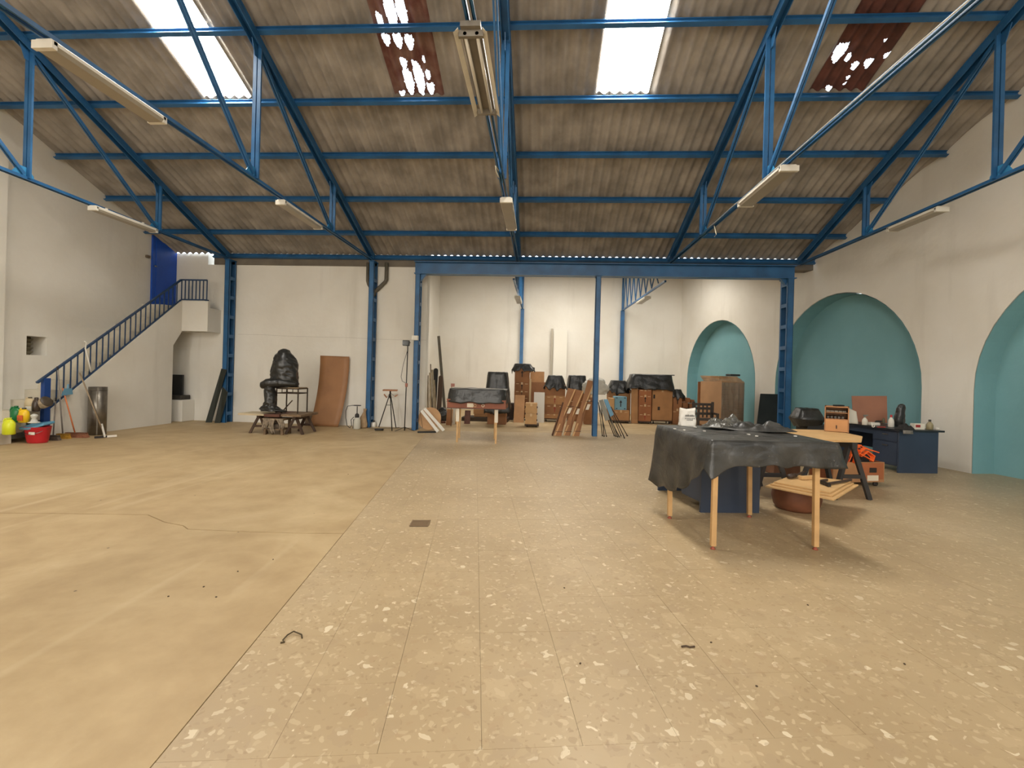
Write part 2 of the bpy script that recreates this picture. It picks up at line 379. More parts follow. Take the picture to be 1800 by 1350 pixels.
# ------------------------------------------------------------------ roof: corrugated sheets, purlin by purlin
PUR = [11.91, 11.0, 9.94, 8.84, 7.78, 6.69, 5.6, 4.5, 3.4, 2.3, 1.2, .1]
SW, SX, NW = .866, -6.1, 5
ceil = bpy.data.objects.new('ceiling', None); COL.objects.link(ceil); ceil['kind'] = 'structure'; LOCS[ceil] = Vector((0, 0, 0))
def sheet_mesh(y0, y1, nx=30, ny=2, holes=None, x0=0):
    """corrugated sheet from purlin at y0 (low) to y1 (high); x from 0 to SW"""
    ya, yb = y0 + (.05 if y0 > 11.5 else .10), y1 - .03
    def pt(u, v):
        x = u * SW; y = ya + (yb - ya) * v
        return Vector((x, y, hp(y) + .085 + .010 * (1 - v) + .027 * math.sin(2 * math.pi * NW * u)))
    if not holes: return MB().grid(pt, nx + 1, ny, True)
    mb = MB(); nx, ny = 60, 60
    idx = {}
    for j in range(ny):
        for i in range(nx):
            cx, cy = x0 + (i + .5) / nx * SW, ya + (yb - ya) * (j + .5) / ny
            wob = .16 * N3((cx * 22, cy * 22, 1))
            if any(((cx - hx) / rx) ** 2 + ((cy - hy) / ry) ** 2 < 1 + wob * 2 for hx, hy, rx, ry in holes): continue
            f = []
            for (a, b) in ((i, j), (i + 1, j), (i + 1, j + 1), (i, j + 1)):
                if (a, b) not in idx: idx[(a, b)] = len(mb.v); mb.v.append(pt(a / nx, b / ny))
                f.append(idx[(a, b)])
            mb.f.append(f); mb.sm.append(True)
    return mb
rpn, rpp = Vector((0, .405, 1)), Vector((0, 11.9, 4.61))
def roofhole(x, y, w, h):
    c = onpl(x, y, rpp, rpn); a = onpl(x + w / 2, y, rpp, rpn); d = onpl(x, y + h / 2, rpp, rpn)
    return (c.x, c.y, abs(a.x - c.x), abs(d.y - c.y))
H1 = [roofhole(*q) for q in ((668, 37, 12, 34), (686, 23, 20, 62), (705, 20, 18, 55), (678, 68, 14, 22), (699, 70, 16, 26), (719, 73, 15, 28), (709, 110, 12, 22), (728, 112, 10, 14), (752, 130, 8, 18), (718, 143, 16, 46), (737, 140, 16, 52), (757, 155, 13, 20), (707, 164, 10, 10), (745, 103, 5, 12))]
H2 = [roofhole(*q) for q in ((1477, 92, 20, 34), (1491, 100, 8, 14), (1503, 115, 11, 14), (1527, 110, 14, 16), (1560, 95, 9, 12), (1457, 155, 9, 9), (1491, 135, 6, 6), (1557, 68, 6, 6), (1485, 146, 5, 5))]
KS = range(-5, 17)
for r in range(len(PUR) - 1):
    me = sheet_mesh(PUR[r], PUR[r + 1]).mesh('roof_sheet'); me.materials.append(M_ROOF)
    ms = None
    for k in KS:
        x = SX + k * SW
        if k in (0, 8) and r in (4, 5, 6):
            if ms is None: ms = sheet_mesh(PUR[r], PUR[r + 1]).mesh('skylight_sheet'); ms.materials.append(M_SKY)
            o = bpy.data.objects.new('skylight_sheet', ms)
        elif k in (4, 12) and r in (4, 5):
            mh = sheet_mesh(PUR[r], PUR[r + 1], holes=(H1 if k == 4 else H2), x0=x).mesh('broken_sheet'); mh.materials.append(M_REDSHEET if k == 12 else M_STAIN)
            o = bpy.data.objects.new('broken_roof_sheet', mh)
        else: o = bpy.data.objects.new('roof_sheet', me)
        COL.objects.link(o); o.location = (x, 0, 0); par(o, ceil)
# the slope behind the photographer mirrors it: plain sheeting with its own skylights
def back_slope():
    xs = [SX + k * SW for k in range(-5, 18)]; sky = {(0, 4), (0, 5), (0, 6), (8, 4), (8, 5), (8, 6), (4, 4), (4, 5), (4, 6), (12, 4), (12, 5), (12, 6), (0, 1), (8, 1), (0, 2), (8, 2)}
    a, b = MB(), MB()
    for r in range(len(PUR) - 1):
        for k in range(-5, 17):
            x0, x1, y0, y1 = SX + k * SW, SX + (k + 1) * SW, -PUR[r], -PUR[r + 1]
            (b if (k, r) in sky else a).add([(x0, y0 - .1, hp(y0 - .1) + .1), (x1, y0 - .1, hp(y0 - .1) + .1), (x1, y1, hp(y1) + .1), (x0, y1, hp(y1) + .1)], [(0, 1, 2, 3)])
    a.build('roof_slope', M_ROOF, ceil); b.build('skylight_panel', M_SKY, ceil)
back_slope()
MB().prism([(-10.6, -.25, hp(.1) + .07), (-10.6, 0, hp(.1) + .2), (-10.6, .25, hp(.1) + .07)], (19.5, 0, 0)).build('ridge_cap', M_ROOF, ceil)
# ------------------------------------------------------------------ purlins
def purl_end(y): return xr(y + .06) - .004
for i, y in enumerate(PUR):
    h = hp(y)
    o = MB(); sl = Vector((0, 1, -.405)).normalized(); up = Vector((0, .405, 1)).normalized()
    a, b = Vector((XL + .004, y, h)), Vector((purl_end(y), y, h))
    if i == 0: a.x = bx + .02
    o.bar(a + up * .044, b + up * .044, .07, .012, up); o.bar(a - up * .044, b - up * .044, .07, .012, up); o.bar(a, b, .012, .09, up)
    nm = ['at the eave', 'first above the eave', 'second above the eave', 'third above the eave', 'at the lower end of the white skylights', 'crossing the white skylights', 'above the lower skylight sheets', 'fourth below the ridge', 'third below the ridge', 'next but one to the ridge', 'next to the ridge', 'at the ridge'][i]
    tag(o.build('purlin', M_BLUE), 'long blue steel roof purlin ' + nm, 'purlin', 'blue roof purlins')
# ------------------------------------------------------------------ trusses
BC = 4.42
def tc(y): return hp(y) - .12
NODES = [9.4, 6.78, 3.38]
def truss(x, label, x2=None):
    """x at the eave column, x2 at the ridge"""
    x2 = x if x2 is None else x2
    X = lambda y: x + (x2 - x) * (11.75 - y) / 11.75
    t = thing('roof_truss', label, 'truss', (x, 11.7, BC))
    V = lambda y, z, dx=0: Vector((X(y) + dx, y, z))
    top = MB()
    for sgn in (1, -1):
        e = 11.72
        top.bar(V(sgn * 0 + .0, tc(0) + .0), V(sgn * e, tc(e)), .13, .012) if sgn < 0 else None
    for dx in (-.055, .055):
        for sgn in (1, -1): top.bar(V(0, tc(0), dx), V(sgn * 11.72, tc(11.72), dx), .012, .12)
    for sgn in (1, -1): top.bar(V(0, tc(0) + .055), V(sgn * 11.72, tc(11.72) + .055), .15, .012)
    top.build('top_chord', M_BLUE, t)
    bt = MB()
    for dx in (-.02, .02): bt.bar(V(11.72, BC, dx), V(-11.72, BC, dx), .008, .055)
    for dx in (-.03, .03): bt.bar(V(11.72, BC - .024, dx), V(-11.72, BC - .024, dx), .03, .007)
    bt.build('bottom_chord', M_BLUE, t)
    for i, y in enumerate(NODES):
        for sgn in (1, -1):
            v = MB()
            for dx in (-.036, .036): v.bar(V(sgn * y, BC, dx), V(sgn * y, tc(y), dx), .055, .03, (0, 1, 0))
            v.build('vertical_strut', M_BLUE, t)
            yt = NODES[i + 1] if i + 1 < len(NODES) else 0
            d = MB()
            for dx in (-.02, .02): d.bar(V(sgn * y - sgn * .06, BC + .05, dx), V(sgn * yt, tc(yt) - .05, dx), .022, .05)
            d.build('diagonal', M_BLUE, t)
            g = MB(); s = .16
            yc = sgn * y - sgn * .05
            g.prism([V(yc - s, BC - .02, -.006), V(yc + s, BC - .02, -.006), V(yc + s * .9, BC + .07, -.006), V(yc + s * .35, BC + .17, -.006), V(yc - s * .45, BC + .17, -.006), V(yc - s, BC + .05, -.006)], (.012, 0, 0))
            g.build('gusset_plate', M_BLUEL, t)
            g = MB(); yc = sgn * y; z = tc(y)
            g.prism([V(yc - s, z - .05 + s * .4 * sgn, -.006), V(yc + s, z - .05 - s * .4 * sgn, -.006), V(yc + s * .5, z - .2, -.006), V(yc - s * .5, z - .2, -.006)], (.012, 0, 0))
            g.build('gusset_plate', M_BLUE, t)
    MB().bar(V(0, BC), V(0, tc(0)), .06, .06).build('king_post', M_BLUE, t)
    return t
TX = [-8.45, -4.48, -.64, 3.2, 6.37]
truss(TX[0], 'blue steel roof truss next to the stair wall', -8.0)
truss(TX[1], 'blue steel roof truss with two lamps above the wrapped seated figure')
truss(TX[2], 'blue steel roof truss carrying the lamp with the broken reflector')
truss(TX[3], 'blue steel roof truss between the right skylight and the wall with arches')
truss(TX[4], 'blue steel roof truss running close along the wall with teal arches', 6.25)
# ------------------------------------------------------------------ columns
def column(name, label, x, y, h, w=.13, dep=.28, z0=0, step=.52, off=.2, foot=True):
    t = thing(name, label, 'column', (x, y, 0))
    for nm, yy in (('front', y - dep / 2), ('rear', y + dep / 2)):
        c = MB(); s = 1 if nm == 'front' else -1
        c.b2(x - w / 2, x + w / 2, yy, yy + s * .01, z0, h)
        for e in (-1, 1): c.b2(x + e * w / 2, x + e * (w / 2 - .008), yy, yy + s * .055, z0, h)
        c.build('channel', M_BLUE, t)
    z = z0 + off
    while z < h - .1:
        for e in (-1, 1):
            MB().b2(x + e * (w / 2 + .004), x + e * (w / 2 - .004), y - dep / 2 + .02, y + dep / 2 - .02, z, z + .09).build('batten', M_BLUE, t)
        z += step
    MB().b2(x - w / 2 - .02, x + w / 2 + .02, y - dep / 2 - .02, y + dep / 2 + .02, h - .012, h + .01).build('cap_plate', M_BLUE, t)
    return t
c1 = atZ(391, 739)
X1 = atY(395, 600, 11.72).x + .03; X2 = atY(646.5, 600, 11.72).x + .06
column('steel_column', 'blue battened steel column with black boards leaning on it', X1, 11.84, 4.38)
column('steel_column', 'blue battened steel column between the grey drain pipes', X2, 11.84, 4.38)
FY = 11.5
X3 = atY(727, 620, FY).x + .06; X4 = atY(1045, 620, FY).x + .06; X5 = atY(1384, 620, FY).x + .03
column('steel_column', 'blue battened steel column with a small white box, at the left end of the opening', X3, FY + .1, 4.02, w=.12, dep=.22, step=.5)
column('steel_column', 'slim blue steel post in the middle of the wide opening', X4, FY + .1, 4.02, w=.12, dep=.2, step=.72)
column('steel_column', 'blue battened steel column before the teal arches, under the beam end', X5, FY + .14, 4.02, w=.15, dep=.34, step=.52)
# opening beam
bb = thing('steel_beam', 'heavy blue steel I-beam spanning the wide opening', 'beam', ((X3 + X5) / 2, FY + .1, 4.02))
x0, x1 = X3 - .1, X5 + .14
MB().b2(x0, x1, FY + .09, FY + .11, 4.03, 4.33).build('web', M_BLUE, bb)
MB().b2(x0, x1, FY - .02, FY + .22, 4.02, 4.04).build('lower_flange', M_BLUE, bb)
MB().b2(x0, x1, FY - .02, FY + .22, 4.32, 4.34).build('upper_flange', M_BLUE, bb)
for xc, s in ((X3, 1), (X5, -1)):
    MB().prism([(xc + s * .06, FY + .05, 4.02), (xc + s * .2, FY + .05, 4.02), (xc + s * .06, FY + .05, 3.84)], (0, .1, 0)).build('knee_plate', M_BLUE, bb)
# annex columns and lattice girders
for nm, px, lx in (('blue annex column behind the tall box stack', 917, -.64), ('blue annex column behind the boxes under black plastic', 1093, 3.2)):
    x = atY(px, 600, AY - .12).x
    t = thing('annex_column', nm, 'column', (x, AY - .1, 0))
    MB().b2(x - .07, x + .07, AY - .2, AY - .05, 0, 4.2).build('shaft', M_BLUE, t)
    MB().b2(x - .035, x + .035, AY - .14, AY - .07, 4.2, ah(AY) - .02).build('upper_post', M_BLUE, t)
    t = thing('lattice_girder', nm.replace('annex column', 'lattice girder over the annex').replace('behind', 'on the column behind'), 'girder', (x, AY - .2, 4.2))
    MB().bar((x, AY - .05, 4.22), (x, 12.4, 4.1), .05, .05).build('bottom_chord', M_BLUE, t)
    MB().bar((x, AY - .05, ah(AY - .05) - .06), (x, 12.4, ah(12.4) - .03), .06, .06).build('top_chord', M_BLUE, t)
    n = 7; ys = [AY - .3 - k * (5.4 / n) for k in range(n + 1)]
    for k in range(n):
        ya, yb = ys[k], ys[k + 1]
        zt, zb = ah((ya + yb) / 2) - .07, 4.2
        for a, b in ((ya, (ya + yb) / 2), (yb, (ya + yb) / 2)): MB().bar((x, a, zb), (x, b, zt), .03, .03).build('lattice_bar', M_BLUE, t)
# ------------------------------------------------------------------ lamps on the trusses
M_LAMPW = mat('lamp_housing', (216, 211, 198), .5, var=.08, vscale=4)
M_DIFF = mat('lamp_diffuser', (152, 143, 126), .35, var=.06)
M_GREYLAMP = mat('grey_lamp_tray', (120, 114, 104), .5, var=.15)
M_TUBE = mat('fluorescent_tube', (214, 212, 205), .25)
M_WIRE = mat('cream_cable', (205, 196, 170), .6)
def lamp(label, p0, p1, w=.17, h=.09, grp='fluorescent lamps on the trusses', kind=0, hang=0):
    p0, p1 = Vector(p0), Vector(p1); t = thing('fluorescent_lamp', label, 'lamp', (p0 + p1) / 2, grp)
    d = (p1 - p0).normalized(); sd = d.cross(UP).normalized()
    L = (p1 - p0).length
    def prof(pts, s, e):   # pts in (side, up)
        mb = MB(); a = p0 + d * s; mb.prism([a + sd * q[0] + UP * q[1] for q in pts], d * (e - s)); return mb
    if kind == 0:
        prof([(-w / 2, 0), (w / 2, 0), (w / 2, h * .35), (w * .35, h * .6), (-w * .35, h * .6), (-w / 2, h * .35)], 0, L).build('housing', M_LAMPW, t)
        prof([(-w * .48, 0), (-w * .4, -h * .4), (w * .4, -h * .4), (w * .48, 0)], .02, L - .02).build('diffuser', M_DIFF, t)
        for s, e in ((-.015, .03), (L - .03, L + .015)): prof([(-w * .5, -h * .42), (w * .5, -h * .42), (w * .5, h * .4), (-w * .5, h * .4)], s, e).build('end_cap', M_LAMPW, t)
    else:
        for q in (-1, 1): prof([(q * w / 2, -h * .5), (q * (w / 2 - .03), -h * .1), (q * (w / 2 - .03), -h * .1 - .012), (q * (w / 2 + .008), -h * .55)], 0, L).build('reflector_wing', M_LAMPW, t)
        prof([(-w * .32, 0), (w * .32, 0), (w * .32, h * .5), (-w * .32, h * .5)], 0, L).build('housing', M_GREYLAMP, t)
        for q in (-.05, .05): MB().tube([p0 + sd * q - UP * .03 + d * .04, p1 + sd * q - UP * .03 - d * .04], .016, 8).build('tube', M_TUBE, t)
        for s in (.04, L - .07): prof([(-w * .4, -h * .6), (w * .4, -h * .6), (w * .4, 0), (-w * .4, 0)], s, s + .03).build('lamp_holder', M_GREYLAMP, t)
    for s in (.2 * L, .8 * L):
        MB().bar(p0 + d * s + UP * h * .5, p0 + d * s + UP * (h * .5 + .05), .03).build('bracket', M_LAMPW, t)
    return t
LZ = BC - .1
def on_truss(px, py, dz=LZ): return atZ(px, py, dz)
def tlamp(label, tx, a, b, **kw):
    pa, pb = atZ(*a, LZ), atZ(*b, LZ); off = kw.pop('off', 0)
    return lamp(label, (tx + off, pa.y, LZ), (tx + off, pb.y, LZ), **kw)
tlamp('long fluorescent lamp beside the left skylight, largest on its truss', TX[1], (95, 78), (292, 212), w=.2)
tlamp('small fluorescent lamp on the truss towards the column between the drain pipes', TX[1], (500, 356), (560, 400), w=.17)
tlamp('fluorescent lamp on the truss in front of the stair wall', TX[0] + .25, (162, 366), (262, 406), w=.17)
tlamp('grey fluorescent lamp with open tubes and broken reflector wings', TX[2], (838, 45), (865, 198), w=.26, kind=1)
tlamp('short fluorescent lamp on the middle truss towards the opening beam', TX[2] + .02, (892, 352), (902, 402), w=.2)
tlamp('fluorescent lamp on the truss right of the right skylight', TX[3] + .02, (1385, 296), (1322, 360), w=.24)
tlamp('fluorescent lamp on the truss along the wall with arches', TX[4] - .02, (1670, 368), (1582, 404), w=.2)
x = atY(917, 600, AY - .12).x; lamp('small fluorescent lamp under the annex girder behind the tall box stack', (x - .0, 14.6, 3.98), (x, 15.9, 4.01), w=.2, grp='annex lamps')
pa = atZ(1122, 521, 4.05); lamp('small fluorescent lamp under the annex girder above the plastic-covered boxes', (atY(1093, 600, AY - .12).x, 14.4, 4.0), (atY(1093, 600, AY - .12).x, 15.6, 4.02), w=.2, grp='annex lamps')
# loose cable ends on the trusses
for lab, pts in (('cream cable loop hanging from the middle truss', [(876, 286), (871, 292), (872, 302), (877, 312)]), ('loose cable end hanging at the truss node beside the right wall lamp', [(1254, 408), (1259, 412), (1256, 416)]),):
    tx = TX[2] if 'middle' in lab else TX[3]
    p_ = [atX(px, py, tx - .03) for px, py in pts]; p_[0] = Vector((tx - .022, p_[0].y, BC - .02))
    tag(MB().tube(p_, .008, 6).build('loose_cable', M_WIRE), lab, 'cable')
# cream cable clipped along the bottom chord of the right-hand truss
tag(MB().tube([(TX[3] - .052, y, BC - .012 + .006 * math.sin(y * 5)) for y in [k * .25 for k in range(6, 37)]], .005, 6).build('lamp_cable', M_WIRE), 'thin cream cable running along the truss to the right lamp', 'cable')
# wire hooks that hold the sheets at the lower skylight edge
# grey drain pipes that join behind the second column
M_PIPE = mat('grey_pipe', (96, 90, 76), .6, var=.15)
pp = lambda px, py, Y=11.93: atY(px, py, Y)
tag(MB().tube([pp(647, 462), pp(646.5, 494), pp(648, 500), pp(656, 512), pp(657, 520)], .045, 10).build('drain_pipe', M_PIPE), 'short grey drain pipe passing left behind the blue column', 'pipe')
tag(MB().tube([pp(680, 462), pp(679, 492), pp(677, 496), pp(660, 512), pp(657, 520)], .05, 10).build('drain_pipe', M_PIPE), 'grey drain pipe bent towards the blue column from the right', 'pipe')
wbx = pp(729.5, 594, FY - .04)
tag(MB().box(wbx, (.16, .09, .12)).build('junction_box', M_LAMPW, bevel=.01), 'small white junction box on the blue column by the opening', 'box')
# ------------------------------------------------------------------ staircase along the left wall
SF = -9.5                                   # plane of the stair's outer face
RISE, RUN, Y0, NS = .19, .235, 7.45, 16
M_STEP = mat('step_cement', (196, 188, 170), .8, var=.12, vscale=3, bump=.1)
st = thing('staircase', 'white plastered staircase rising along the wall to a blue door', 'stairs', (XL + .3, 9.5, 0))
for k in range(NS):
    MB().b2(XL + .003, SF - .06, Y0 + k * RUN, Y0 + (k + 1) * RUN + .02, (k) * RISE if k < 4 else (k - 2) * RISE, (k + 1) * RISE).build('step', M_STEP, st)
LY, LZT, LXE = 11.5, 3.05, atY(365, 560, 11.5).x
yb0 = atX(88, 770, SF).y; yE = atX(301, 745, SF).y
slope = RISE / RUN
_zA, _zB = atX(120, 691, SF), atX(320, 526, SF)
def zs(y): return _zA.z + (_zB.z - _zA.z) * (y - _zA.y) / (_zB.y - _zA.y) - .03
side = [(SF, yb0, 0), (SF, yE, 0), (SF, yE, 2.02), (SF, LY + .02, 2.42), (SF, LY + .02, 3.22), (SF, LY, 3.22), (SF, LY - .06, zs(LY - .06)), (SF, yb0, zs(yb0))]
MB().prism(side, (-.06, 0, 0)).build('side_wall', M_WALL, st)
MB().b2(SF - .6, SF - .06, yE - .12, yE, 0, 2.3).build('end_wall', M_WALL, st)
MB().prism([(XL + .003, LY, 2.42), (LXE, LY, 2.42), (LXE, LY, 3.22), (SF, LY, 3.22), (SF, LY, LZT), (XL + .003, LY, LZT)], (0, .08, 0)).build('landing_fascia', M_WALL, st)
MB().b2(XL + .003, LXE, LY + .08, YB - .003, 2.42, LZT).build('landing', M_WALL, st)
MB().b2(XL + .003, SF - .06, Y0 + NS * RUN - .02, LY, 2.75, LZT).build('top_step', M_STEP, st)
# railing
M_RAIL = mat('dark_blue_rail', (34, 62, 96), .45, var=.2, vscale=6)
rl = thing('stair_railing', 'dark blue metal railing with thin balusters along the stairs and landing', 'railing', (SF - .03, 8.3, 0))
ra, rb = atX(80, 664, SF), atX(318, 491, SF); rb.y = LY - .02
def zr(y): return ra.z + (rb.z - ra.z) * (y - ra.y) / (rb.y - ra.y)
def zb_(y): return zs(y) + .015
xc = SF - .03
MB().bar((xc, ra.y - .12, zr(ra.y - .12)), (xc, rb.y, rb.z), .05, .035).build('handrail', M_RAIL, rl)
ya = ra.y + .45
MB().bar((xc, ra.y + .1, zb_(ra.y + .1)), (xc, rb.y, zb_(rb.y)), .03, .03).build('bottom_rail', M_RAIL, rl)
MB().b2(xc - .04, xc + .04, ra.y - .02, ra.y + .09, 0, zr(ra.y) - .01).build('newel_post', mat('blue_newel', (20, 62, 128), .45), rl)
n = 24
for k in range(1, n):
    y = ra.y + .1 + (rb.y - ra.y - .1) * k / n
    MB().bar((xc, y, zb_(y)), (xc, y, zr(y)), .018, .018, (0, 1, 0)).build('baluster', M_RAIL, rl)
xe = LXE - .04
MB().bar((xc, LY, rb.z), (xe, LY, rb.z + .0), .04, .035).build('landing_handrail', M_RAIL, rl)
MB().bar((xc, LY, rb.z - .52), (xe, LY, rb.z - .52), .03, .03).build('landing_bottom_rail', M_RAIL, rl)
for k in range(8):
    x = xc + (xe - xc) * k / 7
    MB().bar((x, LY, rb.z - .52), (x, LY, rb.z), .02, .02, (0, 1, 0)).build('baluster', M_RAIL, rl)
MB().box((xe, LY, rb.z - .53), (.08, .06, .03)).build('rail_foot', M_RAIL, rl)
# small cupboard niche and dark door-like panel under the landing
M_BLACK = mat('black_board', (34, 36, 36), .55, var=.2, vscale=4)
pu = atY(303, 700, YB - .3).x
ly = MB().b2(pu - .3, pu + .4, YB - .45, YB - .003, 0, .58).build('low_plinth', M_WALL, bevel=.02)
tag(ly, 'low white plastered plinth under the stair landing', 'plinth')
tag(MB().b2(pu - .25, pu + .18, YB - .2, YB - .14, .7, 1.25).build('black_screen', M_BLACK), 'dark upright screen standing under the stair landing', 'screen')
tag(MB().b2(pu - .25, pu + .32, YB - .4, YB - .06, .582, .7).build('dark_crate', mat('dark_grey_crate', (58, 54, 48), .7, var=.3, vscale=9), bevel=.015), 'dark grey crate on the low plinth under the landing', 'crate')
# blue door at the head of the stairs
d0, d1 = atX(265, 470, XL), atX(311, 470, XL)
dr = struct(MB().b2(XL + .002, XL + .05, d0.y, YB - .004, LZT + .002, 5.0).build('door_1', mat('bright_blue_door', (20, 78, 178), .4, var=.1)))
MB().b2(XL + .05, XL + .06, d0.y + .1, YB - .1, LZT + .25, 4.75).build('door_panel', MATS['bright_blue_door'], dr)
MB().lathe([(.0, 0), (.03, .01), (.03, .04), (0, .05)], (XL + .07, d0.y + .07, 4.05), 10).build('door_knob', mat('steel', (150, 150, 150), .3, 1), dr)
ws = atX(258, 451, XL)
tag(MB().box((XL + .03, ws.y, ws.z), (.06, .1, .07)).build('wall_switch', mat('brown_switch', (110, 96, 78), .6), bevel=.01), 'small brown switch box beside the blue door', 'switch')
# louvred window deep in its niche
w1 = struct(MB().b2(XL - .42, XL - .36, wn0.y - .02, wn1.y + .02, wn1.z - .02, wn0.z + .02).build('window_1', mat('niche_dark', (128, 118, 98), .8)))
for k in range(4):
    z = wn1.z + .05 + k * .085
    MB().box((XL - .33, (wn0.y + wn1.y) / 2, z), (.07, wn1.y - wn0.y, .012), Matrix.Rotation(-.6, 3, 'Y')).build('louvre', mat('dusty_glass', (150, 142, 120), .3), w1)
# ------------------------------------------------------------------ cleaning things at the foot of the stairs
def jug(name, label, c, w, d, h, colr, capc, rot=0, lab=None, cat='jug'):
    m = mat(name + '_plastic_%d_%d_%d' % colr, colr, .35); t = thing(name, label, cat, c)
    c = Vector(c)
    prof = [(.40, 0), (.5, .03), (.5, .58), (.44, .74), (.25, .88), (.16, .91)]
    b = MB(); b.lathe([(r * w, z * h) for r, z in prof], c, 16, 1, d / w, rot); b.build('body', m, t)
    MB().lathe([(.15 * w, .91 * h), (.17 * w, .92 * h), (.17 * w, h), (.1 * w, h * 1.005)], c, 12).build('cap', mat(name + '_cap_%d' % capc[0], capc, .4), t)
    q = Matrix.Rotation(rot, 3, 'Z')
    MB().tube([c + q @ Vector((x * w, 0, z * h)) for x, z in ((-.14, .9), (-.36, .92), (-.47, .8), (-.47, .62))], .09 * w, 8).build('handle', m, t)
    if lab:
        MB().box(c + Vector((.0, -d * .5 - .001, h * .33)), (w * .6, .006, h * .36)).build('label_sticker', mat(name + '_label', lab, .5), t)
    return t
def onstep(px, k, yoff=.1):
    """point on top of step k (0-based) at pixel column px"""
    z = (k + 1) * RISE; y = Y0 + k * RUN + yoff; p = atY(px, 700, y); return Vector((p.x, y, z))
jug('jug', 'lime yellow plastic jug on the lowest stair step', onstep(17, 0, .1), .2, .15, .30, (214, 222, 40), (200, 210, 60))
jug('jug', 'dark green plastic jug on the second stair step', onstep(29, 1, .1), .17, .13, .30, (18, 112, 60), (20, 100, 55), .3)
jug('jug', 'yellow plastic jug with a red label on the second stair step', onstep(43, 1, .09), .18, .13, .27, (228, 186, 24), (60, 60, 50), 0, (206, 92, 40))
jug('jug', 'cream plastic canister on the third stair step', onstep(53, 2, .12), .17, .14, .26, (196, 178, 142), (90, 80, 60))
p = onstep(72, 2, .13)
pot = thing('cooking_pot', 'brownish pot lying tilted among things on the third step', 'pot', p)
q = Matrix.Rotation(1.1, 3, 'Y')
b = MB(); b.lathe([(.0, 0), (.08, .0), (.1, .04), (.1, .16), (.09, .16), (.07, .03)], (0, 0, 0), 16)
b.v = [q @ v + p + Vector((-.02, 0, .115)) for v in b.v]; b.build('body', mat('brown_pot', (168, 150, 122), .5, var=.4, vscale=14), pot)
b = MB(); b.lathe([(.1, .15), (.107, .157), (.1, .165)], (0, 0, 0), 16); b.v = [q @ v + p + Vector((-.02, 0, .115)) for v in b.v]; b.build('rim', mat('dark_rim', (70, 60, 48), .4), pot)
tag(MB().box(onstep(53, 2, .03) + Vector((0, 0, .045)), (.12, .07, .09)).build('small_box', mat('white_card', (222, 216, 200), .7), bevel=.008), 'small white box in front of the cream canister', 'box')
tag(MB().lathe([(.05, 0), (.06, .02), (.06, .14), (.045, .2), (.03, .22), (.03, .26), (.0, .265)], onstep(64, 2, .05), 14).build('bottle', mat('dark_bottle', (58, 46, 36), .3)), 'dark brown bottle behind the blue newel post', 'bottle')
tag(MB().lathe([(.045, 0), (.085, .01), (.085, .02), (.05, .035), (.03, .09), (.05, .12), (.05, .15), (.02, .17), (0, .175)], onstep(61, 1, .05), 16).build('glass_lamp', mat('clear_glass', (190, 190, 180), .1, spec=.8)), 'small grey glass lamp on the second stair step', 'lamp')
# red bucket with blue wringer
bp = atZ(66, 778); bk = thing('mop_bucket', 'red plastic mop bucket with a light blue wringer', 'bucket', bp)
MB().lathe([(.0, 0), (.135, 0), (.15, .03), (.19, .29), (.2, .3), (.185, .3), (.14, .04), (0, .03)], bp, 24, 1.12, .85).build('body', mat('red_bucket', (190, 34, 44), .4), bk)
MB().prism([bp + Vector(v) for v in ((-.235, -.12, .24), (.0, -.17, .25), (.22, -.1, .33), (.22, .1, .36), (0, .15, .3), (-.235, .1, .3))], (0, 0, .045)).build('wringer', mat('blue_wringer', (92, 152, 184), .45), bk, bevel=.01)
MB().box(bp + Vector((.06, -.152, .19)), (.11, .012, .05)).build('label_sticker', mat('white_sticker', (230, 225, 215), .6), bk)
MB().tube([bp + Vector(v) for v in ((-.21, 0, .27), (-.16, -.12, .2), (0, -.17, .17), (.15, -.12, .2), (.21, 0, .27))], .005, 6).build('handle', mat('steel', (150, 150, 150), .3, 1), bk)
# brooms and sticks leaning on the railing and wall
def stick(name, label, cat, foot, top, r, col, head=None, headcol=None, tip=None, tipcol=None):
    foot, top = Vector(foot), Vector(top); t = thing(name, label, cat, foot)
    d = (top - foot).normalized()
    MB().tube([foot + d * .06, foot.lerp(top, .5), top], r, 8).build('stick', mat(name + '_stick_%d_%d_%d' % col, col, .5, var=.15, vscale=10), t)
    if head:
        L, W_, Hh, ang = head; m = mat(name + '_head_%d_%d' % headcol[:2], headcol, .8, var=.25, vscale=30, bump=.3, bscale=90)
        q = Matrix.Rotation(ang, 3, 'Z'); b = MB()
        prof = [(-L / 2, 0), (L / 2, 0), (L / 2 - .03, Hh), (-L / 2 + .03, Hh)]
        b.prism([foot + q @ Vector((a, -W_ / 2, z - .0)) for a, z in prof], q @ Vector((0, W_, 0))); b.build('bristles', m, t)
        MB().box(foot + Vector((0, 0, Hh + .015)), (L * .85, W_ * .8, .03), q).build('head_block', mat(name + '_block_%d' % headcol[0], tuple(int(c * .8) for c in headcol), .6), t)
    if tip: MB().tube([top - d * tip, top + d * .01], r * 1.25, 8).build('grip', mat(name + '_grip_%d' % tipcol[0], tipcol, .6), t)
    return t
def wpt(px, py, off=.03): return atX(px, py, SF + off)
stick('broom', 'grey broom with a black grip standing by the bucket', 'broom', atZ(93, 774), wpt(98, 700, .06), .011, (112, 104, 96), (.26, .07, .07, .1), (96, 84, 74), .06, (34, 32, 30))
stick('broom', 'tall grey-handled broom with a yellow head', 'broom', atZ(111, 771), wpt(101, 645, .06), .012, (130, 124, 118), (.26, .08, .07, .1), (190, 142, 44), .06, (40, 40, 46))
stick('broom', 'broom with an orange handle and a wide red-brown head', 'broom', atZ(134, 769), wpt(110, 682, .05), .012, (208, 120, 70), (.46, .08, .07, .12), (138, 88, 62))
